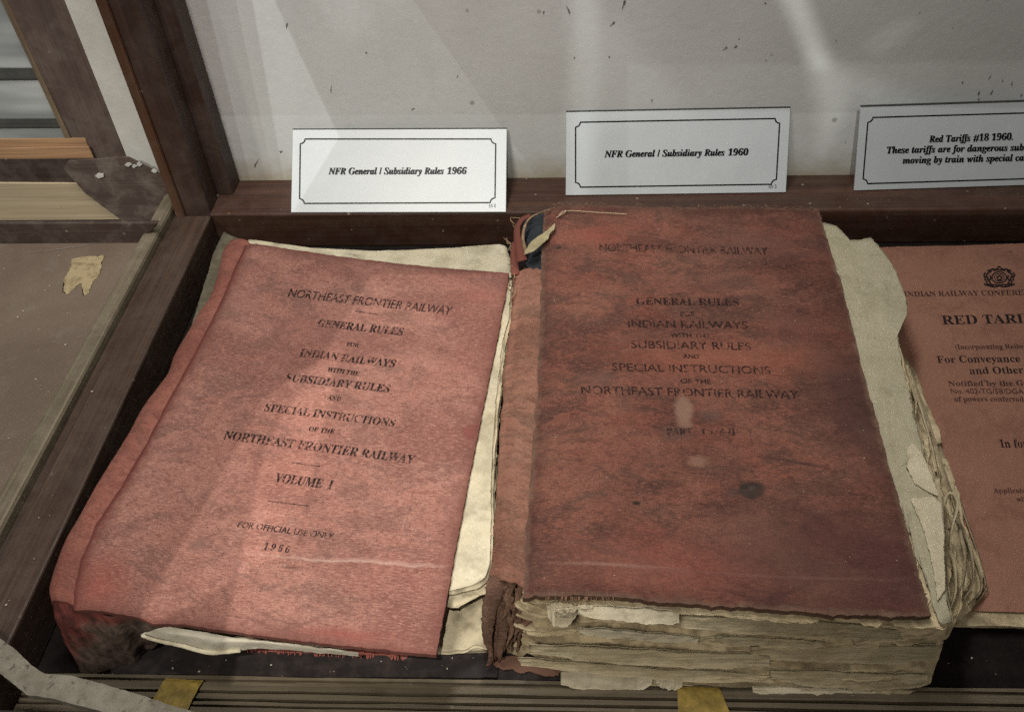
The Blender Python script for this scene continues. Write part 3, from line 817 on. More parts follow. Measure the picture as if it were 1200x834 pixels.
# torn spine end: red cloth folded over a grey-brown lining
tm_ = Mat('torn_spine_lining', 0.9, 0.15)
uv = tm_.uv()
nn_ = tm_.noise(uv, 5, 5, 0.6, 0.6)
sx = tm_.n('ShaderNodeSeparateXYZ'); tm_.nt.links.new(uv, sx.inputs[0])
redf = tm_.ramp(tm_.math('ADD', tm_.math('ADD', tm_.math('MULTIPLY', sx.outputs[1], 0.75), tm_.math('MULTIPLY', sx.outputs[0], -0.85)), tm_.math('MULTIPLY', nn_, 0.7)), 0.38, 0.62)
c = tm_.mix(redf, (0.115, 0.084, 0.066), (0.16, 0.044, 0.036))
c = tm_.mix(tm_.ramp(tm_.noise(tm_.vec(uv, (2.0, 1, 1)), 6, 6, 0.6), 0.42, 0.66, 0, 0.85), c, (0.030, 0.018, 0.015))
tm_.color(c); tm_.normal(tm_.bump(tm_.noise(tm_.vec(uv, (2.2, 1, 1)), 6, 4, 0.5), 0.003, 0.6))
top = [pz(58, 692, 0.029)]+[pz(68, 702, 0.0345), pz(88, 708, 0.0380), pz(120, 718, 0.0368), pz(158, 725, 0.0364), pz(196, 732, 0.0362)]
bot = [pz(96, 790, 0.0015), pz(112, 789, 0.001), pz(132, 786, 0.0008), pz(152, 779, 0.001), pz(172, 765, 0.004), pz(190, 752, 0.010)]
lef = [top[0], pz(63, 722, 0.024), pz(76, 752, 0.013), bot[0]]
rig = [top[-1], pz(198, 738, 0.026), pz(196, 745, 0.017), bot[-1]]
Ge = coons(top, rig, bot, lef, 40, 34)
for j in range(34):
    for i in range(40):
        s_, t_ = i/39, j/33
        bulge = math.sin(math.pi*s_)*math.sin(math.pi*t_); Ge[j, i, 1] += 0.0022*fbm(s_*7, t_*2.5, 12, 3)-0.0016*math.exp(-((s_-0.62)/0.05)**2)+0.0016*math.exp(-((s_-0.72)/0.05)**2)
        Ge[j, i, 1] -= 0.003*bulge; Ge[j, i, 2] += 0.002*bulge+0.0016*fbm(s_*5, t_*5, 2, 3)
        Ge[j, i, 0] += 0.0014*fbm(s_*4, t_*6, 6, 3)
V = Ge.reshape(-1, 3); U = [(i/39, 1-j/33) for j in range(34) for i in range(40)]
Fc = [(j*40+i, (j+1)*40+i, (j+1)*40+i+1, j*40+i+1) for j in range(33) for i in range(39)]
oo = obj('spine_lining', V, Fc, tm_.m, left_book, True, U)
so = oo.modifiers.new('solid', 'SOLIDIFY'); so.thickness = 0.0012; so.offset = -1

cream = paper_mat('cream_paper', (0.62, 0.565, 0.42), (0.52, 0.46, 0.32), dirt=0.25, layers=0.35)
cream_b = paper_mat('cream_block', (0.56, 0.49, 0.345), (0.44, 0.37, 0.24), dirt=0.45, layers=0.7)
buff = paper_mat('buff_block', (0.68, 0.565, 0.365), (0.54, 0.425, 0.25), dirt=0.45, layers=0.62)
# page block
LB_top = [(296, 288), (345, 297), (520, 300), (592, 300), (600, 330), (592, 400), (583, 480), (577, 560), (576, 640), (574, 672), (560, 685), (529, 691), (420, 706), (300, 712), (190, 722), (120, 712), (118, 660), (160, 560), (230, 430)]
LB_bot = [(296, 300), (345, 300), (520, 300), (592, 300), (600, 340), (590, 420), (585, 500), (582, 580), (584, 680), (582, 752), (575, 763), (520, 768), (478, 763), (420, 760), (300, 756), (215, 752), (150, 748), (130, 690), (170, 580), (240, 430)]
out1a = px_outline(LB_top, LB_top, 0.015, 0.0372)
out1b = px_outline(LB_bot, LB_bot, 0.003, 0.013)
page_stack('page_block', out1a, 0.0150, 0.0366, [2.0, 0.8, 1.6, 0.5, 1.2, 0.4, 0.9, 0.3, 0.5], cream_b, left_book, jit=0.0006, seed=3, n=420, wav=0.0003)
page_stack('lower_pages', out1b, 0.0030, 0.0140, [1.6, 0.6, 1.2, 0.8], cream_b, left_book, jit=0.0010, seed=5, n=420, wav=0.0004)
# white page sticking out at the top, one on the right, a curled one at the bottom left
leaf_sheet('loose_page', [pz(x, y, 0.0376) for x, y in [(289, 283), (292, 280), (318, 284), (344, 289), (346, 292), (372, 291), (430, 294), (480, 293), (535, 290), (570, 287), (586, 286), (593, 289), (598, 305), (599, 325), (560, 330), (450, 322), (340, 305)]], 0.0003, cream, left_book, lambda x, y: 0.0004*fbm(x*60, y*60, 3, 2), 0.00025, seed=2)
leaf_sheet('loose_page', [pz(x, y, 0.0372) for x, y in [(600, 328), (596, 372), (589, 400), (581, 470), (576, 540), (575, 600), (574, 660), (568, 676), (556, 684), (529, 692), (500, 690), (520, 600), (550, 470), (575, 360)]], 0.0003, cream, left_book, lambda x, y: 0.0003*fbm(x*60, y*60, 3, 2), 0.0003, seed=4)
leaf_sheet('loose_page', [pz(x+3.5, y+5, 0.0355) for x, y in [(600, 328), (596, 372), (589, 400), (581, 470), (576, 540), (575, 600), (574, 660), (568, 676), (556, 684), (529, 692), (500, 690), (520, 600), (550, 470), (575, 360)]], 0.0003, cream_b, left_book, lambda x, y: 0.0006*fbm(x*60, y*60, 8, 2), 0.0006, seed=6)
leaf_sheet('loose_page', [pz(x+5, y+12, 0.0315) for x, y in [(596, 372), (589, 400), (581, 470), (576, 540), (575, 600), (574, 660), (568, 680), (552, 690), (529, 698), (500, 700), (520, 600), (550, 470)]], 0.0004, cream_b, left_book, lambda x, y: 0.0008*fbm(x*60, y*60, 12, 2), 0.0009, seed=7)
Gc = coons([pz(196, 733, 0.0360), pz(250, 742, 0.0355), pz(320, 752, 0.035), pz(420, 764, 0.034)],
           [pz(420, 764, 0.034), pz(420, 768, 0.030)],
           [pz(165, 743, 0.0325), pz(178, 750, 0.031), pz(214, 757, 0.030), pz(248, 766, 0.0295), pz(280, 762, 0.030), pz(300, 758, 0.0315), pz(420, 768, 0.030)],
           [pz(196, 733, 0.0360), pz(182, 738, 0.034), pz(165, 743, 0.029)], 60, 16)
for j in range(16):
    for i in range(60):
        t_ = j/15; Gc[j, i, 2] += 0.0025*math.sin(math.pi*t_)*math.exp(-((i-20)/16)**2)+0.0007*fbm(i*.13, j*.2, 1, 3)
slab('curled_page', Gc, 0.0004, paper_mat('white_paper', (0.60, 0.56, 0.46), (0.50, 0.46, 0.36), dirt=0.2), left_book, None, 0.0003, 5.0)
mb = MB(); ribbon(mb, [pz(166, 744, 0.0322), pz(180, 749, 0.0306), pz(212, 756, 0.0296), pz(246, 764, 0.0292), pz(282, 761, 0.0296)], 0.0012, 0.0022, 0.0006, 0.4, 20, 3)
mb.build('curled_lip', cream, left_book, smooth=True)
# back cover: black board with a frayed red cloth edge
bk = Mat('black_board', 0.7, 0.25)
n_ = bk.noise(bk.ob(), 130, 6, 0.7)
bk.color(bk.mix(bk.ramp(n_, 0.45, 0.8), (0.016, 0.012, 0.012), (0.055, 0.040, 0.036))); bk.normal(bk.bump(n_, 0.0004, 0.6))
Gb = coons(P3([(260, 330), (420, 330), (580, 340)], 0.0028), P3([(580, 340), (585, 560), (583, 793)], 0.0028), P3([(130, 789), (300, 792), (450, 793), (583, 793)], 0.0028), P3([(260, 330), (200, 500), (130, 700), (130, 789)], 0.0028), 60, 70)
slab('back_cover', Gb, 0.0024, bk.m, left_book, None, 0.0003, 3)
olv = plain('dusty_olive_board', (0.115, 0.10, 0.068), 0.85, 0.35, 120)
leaf_sheet('board_edge', [pz(x, y, 0.016) for x, y in [(262, 271), (272, 276), (292, 284), (276, 320), (256, 360), (236, 400), (214, 424), (206, 424), (222, 388), (236, 345), (249, 300)]], 0.002, olv, left_book, None, 0.0004, n=140, seed=41)
fr_m = cloth_mat('frayed_red', (0.30, 0.085, 0.062), (0.36, 0.13, 0.10), (0.16, 0.045, 0.036), (0.10, 0.05, 0.045))
mb = MB()
rr = random.Random(4)
def fringe(mb, x0, y0, x1, y1, z, ln, dens):
    for k in range(dens):
        f = k/dens; x = x0+(x1-x0)*f+rr.uniform(-1, 1); y = y0+(y1-y0)*f
        if fbm(f*9, x0, 2, 2) < -0.12: continue
        l = ln*rr.uniform(0.3, 1.15); dx = rr.uniform(-2, 2)
        ribbon(mb, [pz(x, y-1, z), pz(x+dx*0.5, y+l*0.5, z+0.0004), pz(x+dx, y+l, z-0.0002)], 0.0008, 0.0004, 0.0003, 0, 4, k)
fringe(mb, 286, 757, 478, 766, 0.0038, 7, 150)
frc = [pz(x, y, 0.0034) for x, y in [(284, 756), (330, 758), (400, 761), (478, 764), (476, 768), (400, 766), (330, 764), (290, 762), (280, 761)]]
k = len(frc); mb.add(frc, [tuple(range(k-1, -1, -1))])
mb.build('frayed_cloth', fr_m, left_book)

# lettering on the left book
ink = ink_mat('worn_black_ink', (0.020, 0.013, 0.013), 0.40, 520)
def hit_cover(z, zf, lift=0.00022):
    def h(x, y):
        p = pz(x, y, z)
        for _ in range(2):
            p = pz(x, y, z+zf(p[0], p[1])+lift)
        return p
    return h
h1 = hit_cover(ZB1, z1f)
def upL(x, y):
    t = (y-290)/440.0; xl = 287-200*t; xr = 597-88*t
    f = (x-xl)/(xr-xl); return (0.53-0.24*f, -1.0)
LOC[c1] = LOC[left_book]
LT = [('NORTHEAST FRONTIER RAILWAY', 'sans', (337, 347.4), (527.4, 368.6), 9.5), ('GENERAL RULES', 'bold', (371, 382.2), (470.7, 392.7), 8.5),
      ('FOR', 'bold', (405.6, 405), (419.7, 406.3), 4.5), ('INDIAN RAILWAYS', 'bold', (350.3, 417), (461.4, 430.4), 8.8), ('WITH THE', 'bold', (382.9, 435), (419.7, 440.3), 5.2),
      ('SUBSIDIARY RULES', 'bold', (333.9, 446), (455, 459.6), 8.8), ('AND', 'bold', (383, 467.8), (398.5, 469.7), 5), ('SPECIAL INSTRUCTIONS', 'bold', (309, 481), (460.8, 499.7), 8.8),
      ('OF THE', 'bold', (361, 504.6), (391, 508), 5.5), ('NORTHEAST FRONTIER RAILWAY', 'bold', (261, 514), (483.5, 543), 10), ('VOLUME  I', 'bold', (320.6, 564), (387.7, 573), 10.5),
      ('FOR OFFICIAL USE ONLY', 'sans', (278, 617), (389, 631.5), 7), ('1 9 6 6', 'bold', (307.8, 643.4), (338, 647.3), 8)]
for s, fnt, a, b_, h in LT:
    mb = MB(); set_type(mb, s, fnt, a, b_, h, upL((a[0]+b_[0])/2, a[1]), h1, bold=0.3); mb.build('title_lettering', ink, c1)
for a, b_ in (((415.5, 364.4), (445, 368.6)), ((342, 541.8), (375, 546)), ((313.5, 586.7), (360.8, 592.4))):
    mb = MB(); stroke_flat(mb, resample([np.array(a), np.array(b_)], 8), 1.3, h1); mb.build('printed_rule', ink, c1)


# ------------------------------------------------------------------ right book
ZB2 = 0.054
HR = np.array([pz(x, y, 0.054)[:2] for x, y in [(637, 242), (634, 312), (631, 400), (624, 520), (617, 600), (612, 697)]])
def z2f(x, y): return -0.0019*math.exp(-(max(0.0, x-float(np.interp(y, HR[::-1, 1], HR[::-1, 0])))/0.004)**2)+0.0012*fbm(x*14+9, y*14, 4.5, 3)+0.0004*fbm(x*60, y*60, 7, 2)
right_book = thing('book', (0.07, 0.29, 0.0), 'thick dark red clothbound rule book with torn spine and ragged yellowed pages', 'book', 'old railway rule books')
R_top = [(637, 242), (700, 240), (800, 243), (900, 243), (960, 245)]
R_right = [(960, 245), (972, 290), (986, 333), (1010, 427), (1035, 520), (1060, 610), (1080, 680), (1091, 721)]
R_bot = [(612, 697), (700, 698), (800, 707), (900, 714), (1000, 720), (1060, 722), (1091, 721)]
R_left = [(637, 242), (636, 275), (634, 312), (631, 400), (624, 520), (617, 600), (612, 697)]
G2 = coons(P3(R_top, ZB2), P3(R_right, ZB2), P3(R_bot, ZB2), P3(R_left, ZB2), 150, 180)
F2 = uv_finder(G2)
cl2 = cloth_mat('dark_red_cloth', (0.212, 0.068, 0.046), (0.285, 0.118, 0.082), (0.066, 0.028, 0.023), (0.046, 0.032, 0.027), spots_for(F2, ZB2, [
    (800, 482, 0.0050, 0.0115, 0.22, (0.29, 0.175, 0.125), 0.8, 0.45, 0.010),
    (817, 540, 0.0060, 0.0052, 0.3, (0.28, 0.15, 0.105), 0.7, 0.5, 0.010),
    (877, 573, 0.0078, 0.0060, 0.0, (0.016, 0.017, 0.016), 0.9, 0.35, 0.010),
    (881, 571, 0.0022, 0.0016, 0.3, (0.06, 0.058, 0.05), 0.7, 0.6, 0.003),
    (872, 576, 0.0016, 0.0016, 0.3, (0.055, 0.052, 0.045), 0.6, 0.6, 0.003),
    (865, 577, 0.009, 0.004, 0.2, (0.06, 0.045, 0.04), 0.5, 0.8, 0.004),
    (745, 590, 0.0022, 0.0014, 0.1, (0.012, 0.008, 0.008), 0.95, 0.4, 0.001),
    (945, 618, 0.0025, 0.0045, 0.1, (0.06, 0.03, 0.027), 0.8, 0.8, 0.003),
    (832, 487, 0.008, 0.006, 0.2, (0.085, 0.055, 0.05), 0.7, 0.9, 0.005),
    (700, 444, 0.012, 0.010, 0.2, (0.12, 0.062, 0.05), 0.65, 0.9, 0.006),
    (792, 507, 0.010, 0.006, 0.1, (0.10, 0.06, 0.052), 0.6, 0.9, 0.005),
    (1000, 470, 0.024, 0.06, 0.1, (0.062, 0.026, 0.023), 0.8, 0.6, 0.03),
    (980, 655, 0.075, 0.040, 0.0, (0.085, 0.034, 0.030), 0.7, 0.6, 0.04),
    (880, 290, 0.06, 0.018, 0.0, (0.15, 0.07, 0.058), 0.6, 0.95, 0.02),
    (840, 330, 0.035, 0.012, 0.1, (0.15, 0.07, 0.055), 0.5, 0.95, 0.012),
    (925, 385, 0.022, 0.016, 0.3, (0.13, 0.055, 0.045), 0.6, 0.9, 0.012),
    (700, 275, 0.03, 0.012, 0.0, (0.33, 0.085, 0.06), 0.5, 0.95, 0.012),
    (655, 290, 0.0018, 0.0012, 0.0, (0.01, 0.008, 0.008), 0.95, 0.4, 0.0006),
    (930, 542, 0.022, 0.0014, -0.16, (0.05, 0.022, 0.02), 0.8, 0.7, 0.002),
    (720, 660, 0.032, 0.0012, 0.02, (0.5, 0.34, 0.27), 0.4, 0.9, 0.002),  # thin glass reflection put into the cover colour
    (900, 673, 0.10, 0.0010, 0.02, (0.19, 0.10, 0.085), 0.4, 0.9, 0.002),  # the painted reflection carried on to the right
    (770, 660, 0.05, 0.022, 0.0, (0.30, 0.09, 0.068), 0.4, 0.95, 0.015),
    (830, 420, 0.075, 0.018, 0.0, (0.35, 0.115, 0.07), 0.5, 0.95, 0.015),
]), wear=0.35, dirt=0.66, weave=1.0, dusty=0.20, size=(np.linalg.norm(G2[90, -1]-G2[90, 0]), np.linalg.norm(G2[-1, 75]-G2[0, 75])))
c2 = slab('front_cover', G2, 0.003, cl2, right_book, z2f, 0.0007, 4.0)
LOC[c2] = LOC[right_book]
# spine strip
spine2 = cloth_mat('worn_spine_cloth', (0.315, 0.138, 0.092), (0.385, 0.20, 0.14), (0.155, 0.066, 0.047), (0.13, 0.082, 0.06), wear=0.45, dirt=0.6, weave=0.5)
silh2 = [(600, 322), (600, 345), (597, 380), (591, 425), (587, 480), (582, 560), (578, 625), (573, 680)]
hng2 = [(x+6, y) for x, y in [(637, 318), (635, 350), (632, 400), (628, 460), (625, 520), (618, 600), (615, 645), (611, 690)]]
A = smooth_line([pz(x, y, ZB2-0.0030) for x, y in hng2], 120); B = smooth_line([pz(x, y, 0.043) for x, y in silh2], 120)
V, U = [], []; NS = 20
for j in range(120):
    for i in range(NS):
        t = i/(NS-1)
        if t < 0.65:
            q = t/0.65; p = A[j]+(B[j]-A[j])*q
            p[2] = A[j][2]*(1-q)+B[j][2]*q+0.0040*math.sin(math.pi*min(1, q))**0.7-0.0012*math.exp(-((q-0.40)/0.06)**2)
        else:
            q = (t-0.65)/0.35; p = B[j].copy(); p[2] = B[j][2]*(1-q)+0.004*q; p[0] += 0.004*q*q
        p[2] += 0.0008*fbm(j*0.12, i*0.3, 14, 3); p[0] += 0.0006*fbm(j*0.2, i*0.4, 18, 3)
        if t > 0.45: p[0] += 0.0022*fbm(j*0.16, 3, 21, 4)
        if j == 0: p[1] += 0.006*fbm(i*0.5, 2, 3, 3)
        if j == 119: p[1] -= 0.008*abs(fbm(i*0.6, 5, 3, 3))
        V.append(p); U.append((t*0.03, (1-j/119)*0.22))
Fc = [(j*NS+i, j*NS+i+1, (j+1)*NS+i+1, (j+1)*NS+i) for j in range(119) for i in range(NS-1)]
sp2 = obj('spine', V, Fc, spine2, right_book, True, U)
so = sp2.modifiers.new('solid', 'SOLIDIFY'); so.thickness = 0.0009; so.offset = -1
LOC[sp2] = LOC[right_book]
# torn head of the spine: blue-grey lining, curled red flap, frayed buff edge, paper scrap
mull = plain('blue_grey_lining', (0.026, 0.031, 0.037), 0.85, 0.5, 160)
leaf_sheet('spine_lining', [pz(x, y, 0.047) for x, y in [(612, 262), (622, 252), (642, 244), (646, 300), (641, 330), (630, 330), (618, 312), (610, 295)]], 0.0006, mull, right_book, lambda x, y: 0.001*fbm(x*120, y*120, 3, 3), 0.0004, seed=9)
mb = MB()
ribbon(mb, [pz(612, 306, 0.0485), pz(607, 285, 0.050), pz(606, 268, 0.051), pz(612, 257, 0.0525), pz(622, 252, 0.053)], 0.0062, 0.003, 0.0005, 0.9, 24, 3)
ribbon(mb, [pz(604, 322, 0.047), pz(602, 300, 0.048), pz(603, 285, 0.049)], 0.005, 0.003, 0.0008, -0.4, 16, 7)
mb.build('spine_flap', cloth_mat('torn_red', (0.21, 0.055, 0.040), (0.28, 0.12, 0.08), (0.09, 0.028, 0.024), (0.09, 0.05, 0.04)), right_book, smooth=True, uvs=None)
mb = MB()
buffc = plain('frayed_buff', (0.27, 0.185, 0.11), 0.9, 0.5, 260)
ribbon(mb, [pz(617, 298, 0.051), pz(613, 280, 0.0525), pz(615, 265, 0.054), pz(622, 255, 0.055), pz(634, 249, 0.0555), pz(645, 246, 0.0555)], 0.0021, 0.0012, 0.0006, 1.4, 30, 2)
rr = random.Random(11)
for k in range(26):
    x, y = rr.choice([(602, 300), (600, 318), (598, 285), (600, 340), (606, 262), (599, 352)]); x += rr.uniform(-3, 3); y += rr.uniform(-6, 6)
    ribbon(mb, [pz(x, y, 0.046), pz(x+rr.uniform(-5, 4), y+rr.uniform(-6, 6), 0.048), pz(x+rr.uniform(-7, 5), y+rr.uniform(-9, 9), 0.047)], 0.0007, 0.0003, 0.0003, 0, 6, k)
mb.build('frayed_edge', buffc, right_book, smooth=True)
scrap = plain('scrap_paper', (0.37, 0.315, 0.185), 0.8, 0.25, 90)
leaf_sheet('paper_scrap', [pz(x, y, 0.0560+0.0022*(300-y)/38) for x, y in [(614, 298), (621, 284), (630, 277), (640, 271), (651, 261), (650, 268), (644, 274), (643, 279), (637, 284), (626, 294)]], 0.0003, scrap, right_book, None, 0.0003, n=70, seed=33)

# page block
RB_top = [(640, 256), (800, 256), (955, 258), (990, 320), (1035, 392), (1052, 402), (1058, 425), (1066, 480), (1082, 560), (1097, 640), (1105, 710), (1108, 733), (1060, 730), (900, 723), (800, 714), (700, 706), (625, 704), (612, 690), (622, 560), (634, 400)]
RB_mid = [(640, 270), (800, 270), (960, 280), (1010, 330), (1036, 395), (1056, 424), (1070, 465), (1080, 500), (1098, 570), (1112, 625), (1124, 690), (1122, 712), (1114, 738), (1108, 752), (1000, 762), (900, 758), (800, 750), (700, 744), (615, 745), (590, 730), (610, 560), (630, 400)]
RB_bot = [(640, 300), (800, 300), (960, 300), (1010, 340), (1040, 400), (1072, 440), (1096, 505), (1122, 575), (1148, 655), (1152, 695), (1104, 738), (1094, 770), (1086, 802), (1000, 806), (900, 804), (800, 800), (720, 797), (672, 792), (655, 779), (600, 762), (610, 560), (630, 400)]
Ot = resample([pz(x, y, 0.050)[:2] for x, y in RB_top+RB_top[:1]], 301)[:-1]
def by_angle(px, z, n=300):
    """outline as n points at even arc steps, always starting at its first point, so the three blend corner to corner"""
    return resample([pz(x, y, z)[:2] for x, y in px+px[:1]], n+1)[:-1]
Om, Ob = by_angle(RB_mid, 0.024), by_angle(RB_bot, 0.0045)
def out2(s):
    if s >= 0.5: return Om*(2-2*s)+Ot*(2*s-1)
    O = Ob*(1-2*s)+Om*2*s
    return O
rl = random.Random(19)
hs, rec = [], []
for k in range(12):
    for q in range(rl.randint(1, 3)):
        hs.append(rl.uniform(0.7, 2.0)); rec.append(rl.uniform(-0.0008, 0.0022))
    hs.append(rl.uniform(0.40, 1.15)); rec.append(rl.uniform(0.005, 0.010))
page_stack('page_block', out2, 0.0040, 0.0502, hs, buff, right_book, jit=0.0021, seed=8, n=900, wav=0.0012, recess=rec, gap=0.00025)
# thin leaves lying proud of the block along the front and right edges
def side_strip(name, pts_top, pts_bot, mat, seed, th=0.0004, nu=50, nv=8, amp=0.0008):
    A = smooth_line(pts_top, nu); B = smooth_line(pts_bot, nu)
    G = np.array([[A[i]*(1-j/(nv-1))+B[i]*j/(nv-1) for i in range(nu)] for j in range(nv)])
    for i in range(nu):
        f = min(i, nu-1-i)/(nu*0.22); k_ = 1.0 if f >= 1 else 0.62+0.38*max(0.0, min(1.0, f+0.5*fbm(i*0.5, seed, 3, 2)))
        c_ = 0.25+0.5*((seed*7.7) % 1.0)
        mid = G[0, i]*(1-c_)+G[-1, i]*c_
        for j in range(nv): G[j, i] = mid+(G[j, i]-mid)*k_
    for j in range(nv):
        for i in range(nu):
            x, y, z = G[j, i]
            G[j, i, 1] += amp*fbm(i*0.16+seed, j*0.35, 2, 3); G[j, i, 2] += amp*0.7*fbm(i*0.2+seed, j*0.4, 7, 3)
            if j == nv-1: G[j, i, 2] += 0.0012*fbm(i*0.55+seed, 1, 1, 3)
            if j == 0: G[j, i, 2] += 0.0006*fbm(i*0.5+seed, 4, 1, 3)
    V, U = [], []
    for k in (0, 1):
        for j in range(nv):
            for i in range(nu):
                p = G[j, i].copy(); p[1] += th*k; V.append(p)
    idx = lambda j, i, k: (k*nv+j)*nu+i
    Fc = []
    for j in range(nv-1):
        for i in range(nu-1):
            Fc += [(idx(j, i, 0), idx(j+1, i, 0), idx(j+1, i+1, 0), idx(j, i+1, 0)), (idx(j, i, 1), idx(j, i+1, 1), idx(j+1, i+1, 1), idx(j+1, i, 1))]
    per = [(0, i) for i in range(nu)]+[(j, nu-1) for j in range(1, nv)]+[(nv-1, i) for i in range(nu-2, -1, -1)]+[(j, 0) for j in range(nv-2, 0, -1)]
    for a, b_ in zip(per, per[1:]+per[:1]): Fc.append((idx(*a, 0), idx(*a, 1), idx(*b_, 1), idx(*b_, 0)))
    return obj(name, V, Fc, mat, right_book, True)
leafm = paper_mat('yellowed_leaf', (0.56, 0.48, 0.32), (0.44, 0.36, 0.22), dirt=0.45, layers=0.25)
pale_leaf = paper_mat('pale_torn_leaf', (0.64, 0.57, 0.42), (0.52, 0.45, 0.31), dirt=0.5)
def front(px, py, off):
    """a point just outside the front face of the page block, off metres nearer the viewer"""
    z = float(np.interp(py, [704, 718, 756, 804], [0.0500, 0.0480, 0.0240, 0.0035]))
    p = pz(px, py, z); return p+np.array([0, -1, 0.25])*off
strips = [  # (top edge px list, bottom edge px list, y offset, material)
    ([(640, 703), (652, 701), (664, 702), (676, 704)], [(642, 722), (650, 727), (662, 728), (674, 722)], 0.004, pale_leaf),
    ([(678, 703), (720, 706), (760, 708), (795, 710)], [(676, 716), (720, 719), (760, 723), (795, 726)], 0.0042, pale_leaf),
    ([(797, 710), (880, 717), (960, 722), (1050, 726)], [(797, 728), (880, 733), (960, 738), (1055, 744)], 0.0045, leafm),
    ([(676, 732), (700, 733), (760, 738), (820, 743)], [(680, 738), (700, 740), (760, 745), (815, 749)], 0.000, pale_leaf),
    ([(835, 738), (870, 741), (920, 743), (965, 746)], [(838, 746), (870, 748), (920, 750), (965, 752)], -0.001, leafm),
    ([(620, 748), (700, 751), (800, 757), (900, 760)], [(620, 760), (700, 766), (800, 772), (900, 776)], -0.0015, leafm),
    ([(878, 750), (950, 752), (1040, 752), (1100, 748)], [(878, 764), (950, 768), (1040, 772), (1092, 770)], -0.0018, leafm),
    ([(605, 764), (700, 772), (800, 780), (905, 783)], [(612, 772), (700, 782), (800, 790), (905, 792)], -0.0024, leafm),
    ([(900, 776), (960, 779), (1030, 782), (1085, 780)], [(900, 790), (960, 795), (1030, 799), (1082, 798)], -0.0026, leafm),
    ([(657, 778), (690, 780), (740, 784), (766, 786)], [(657, 799), (690, 802), (740, 804), (762, 798)], -0.0030, pale_leaf),
    ([(768, 787), (785, 788), (800, 790)], [(768, 797), (785, 800), (798, 800)], -0.0030, pale_leaf),
    ([(880, 797), (930, 799), (980, 800), (1025, 801)], [(880, 803), (930, 806), (980, 808), (1020, 809)], -0.0032, pale_leaf),
    ([(1000, 790), (1030, 793), (1060, 797), (1075, 798)], [(1005, 806), (1030, 808), (1055, 809), (1072, 805)], -0.0028, leafm),
]
for i, (a, b_, off, mt) in enumerate(strips):
    side_strip('torn_leaf', [front(x, y, 0.0012+0.0006*(i % 3)) for x, y in a], [front(x, y, 0.0026+0.0006*(i % 3)) for x, y in b_], mt, i*3.3, amp=0.0013)
for (cx_, cy_, rx_, ry_) in ((662, 715, 0.0052, 0.0036), (686, 710, 0.0040, 0.0022), (1000, 735, 0.0050, 0.0022)):
    V, Fc = [], []; na, nb_ = 26, 14; c0 = front(cx_, cy_, 0.001)
    for a_ in range(nb_+1):
        for b2 in range(na):
            th, ph = math.pi*a_/nb_, 2*math.pi*b2/na
            d_ = np.array([math.sin(th)*math.cos(ph), -math.cos(th)*0.5, math.sin(th)*math.sin(ph)])
            k_ = 1+0.9*abs(fbm(d_[0]*2.2+cx_, d_[1]*2.2, d_[2]*2.2, 4))-0.25
            V.append(c0+d_*np.array([rx_, 0.0030, ry_])*k_)
    for a_ in range(nb_):
        for b2 in range(na): Fc.append((a_*na+b2, a_*na+(b2+1) % na, (a_+1)*na+(b2+1) % na, (a_+1)*na+b2))
    obj('crumpled_paper', V, Fc, pale_leaf, right_book, False)
# right side: crumpled leaf edges between the top page and the booklet
edges = [([(1058, 420), (1068, 446), (1078, 480), (1090, 520), (1102, 556)], 0.020, 0.0030), ([(1066, 436), (1086, 490), (1104, 545), (1124, 600)], 0.014, 0.0022), ([(1080, 470), (1100, 520), (1128, 596), (1150, 660), (1156, 690)], 0.010, 0.0016),
         ([(1100, 606), (1112, 578), (1122, 590), (1115, 620), (1113, 642)], 0.036, 0.0020), ([(1098, 560), (1105, 620), (1109, 690), (1117, 726)], 0.044, 0.0022), ([(1118, 600), (1136, 640), (1140, 680), (1128, 704)], 0.022, 0.0018),
         ([(1124, 620), (1131, 650), (1129, 680), (1120, 702)], 0.028, 0.0016), ([(1062, 428), (1067, 450), (1073, 470), (1072, 490)], 0.038, 0.0020), ([(1088, 545), (1099, 590), (1107, 640), (1110, 664)], 0.036, 0.0020), ([(1112, 735), (1130, 718), (1148, 702), (1158, 688)], 0.010, 0.0022),
         ([(1094, 520), (1108, 560), (1124, 610), (1134, 650)], 0.018, 0.0014), ([(1110, 640), (1118, 660), (1120, 690), (1114, 712)], 0.034, 0.0016), ([(1070, 452), (1080, 480), (1094, 530), (1100, 560)], 0.028, 0.0016), ([(1130, 630), (1146, 664), (1150, 690), (1136, 708)], 0.014, 0.0016)]
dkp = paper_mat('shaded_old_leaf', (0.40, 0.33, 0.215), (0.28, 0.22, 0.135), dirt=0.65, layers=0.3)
for i, (p, z, w_) in enumerate(edges):
    mb = MB(); ribbon(mb, [pz(x, y, z+0.0012*math.sin(q*2.1+i)) for q, (x, y) in enumerate(p)], w_, w_*0.7, 0.0003, (-1)**i*1.3, 40, i*2.1)
    mb.build('leaf_edge', dkp if i in (1, 2, 5, 6, 9, 10, 13) else leafm, right_book, smooth=True)
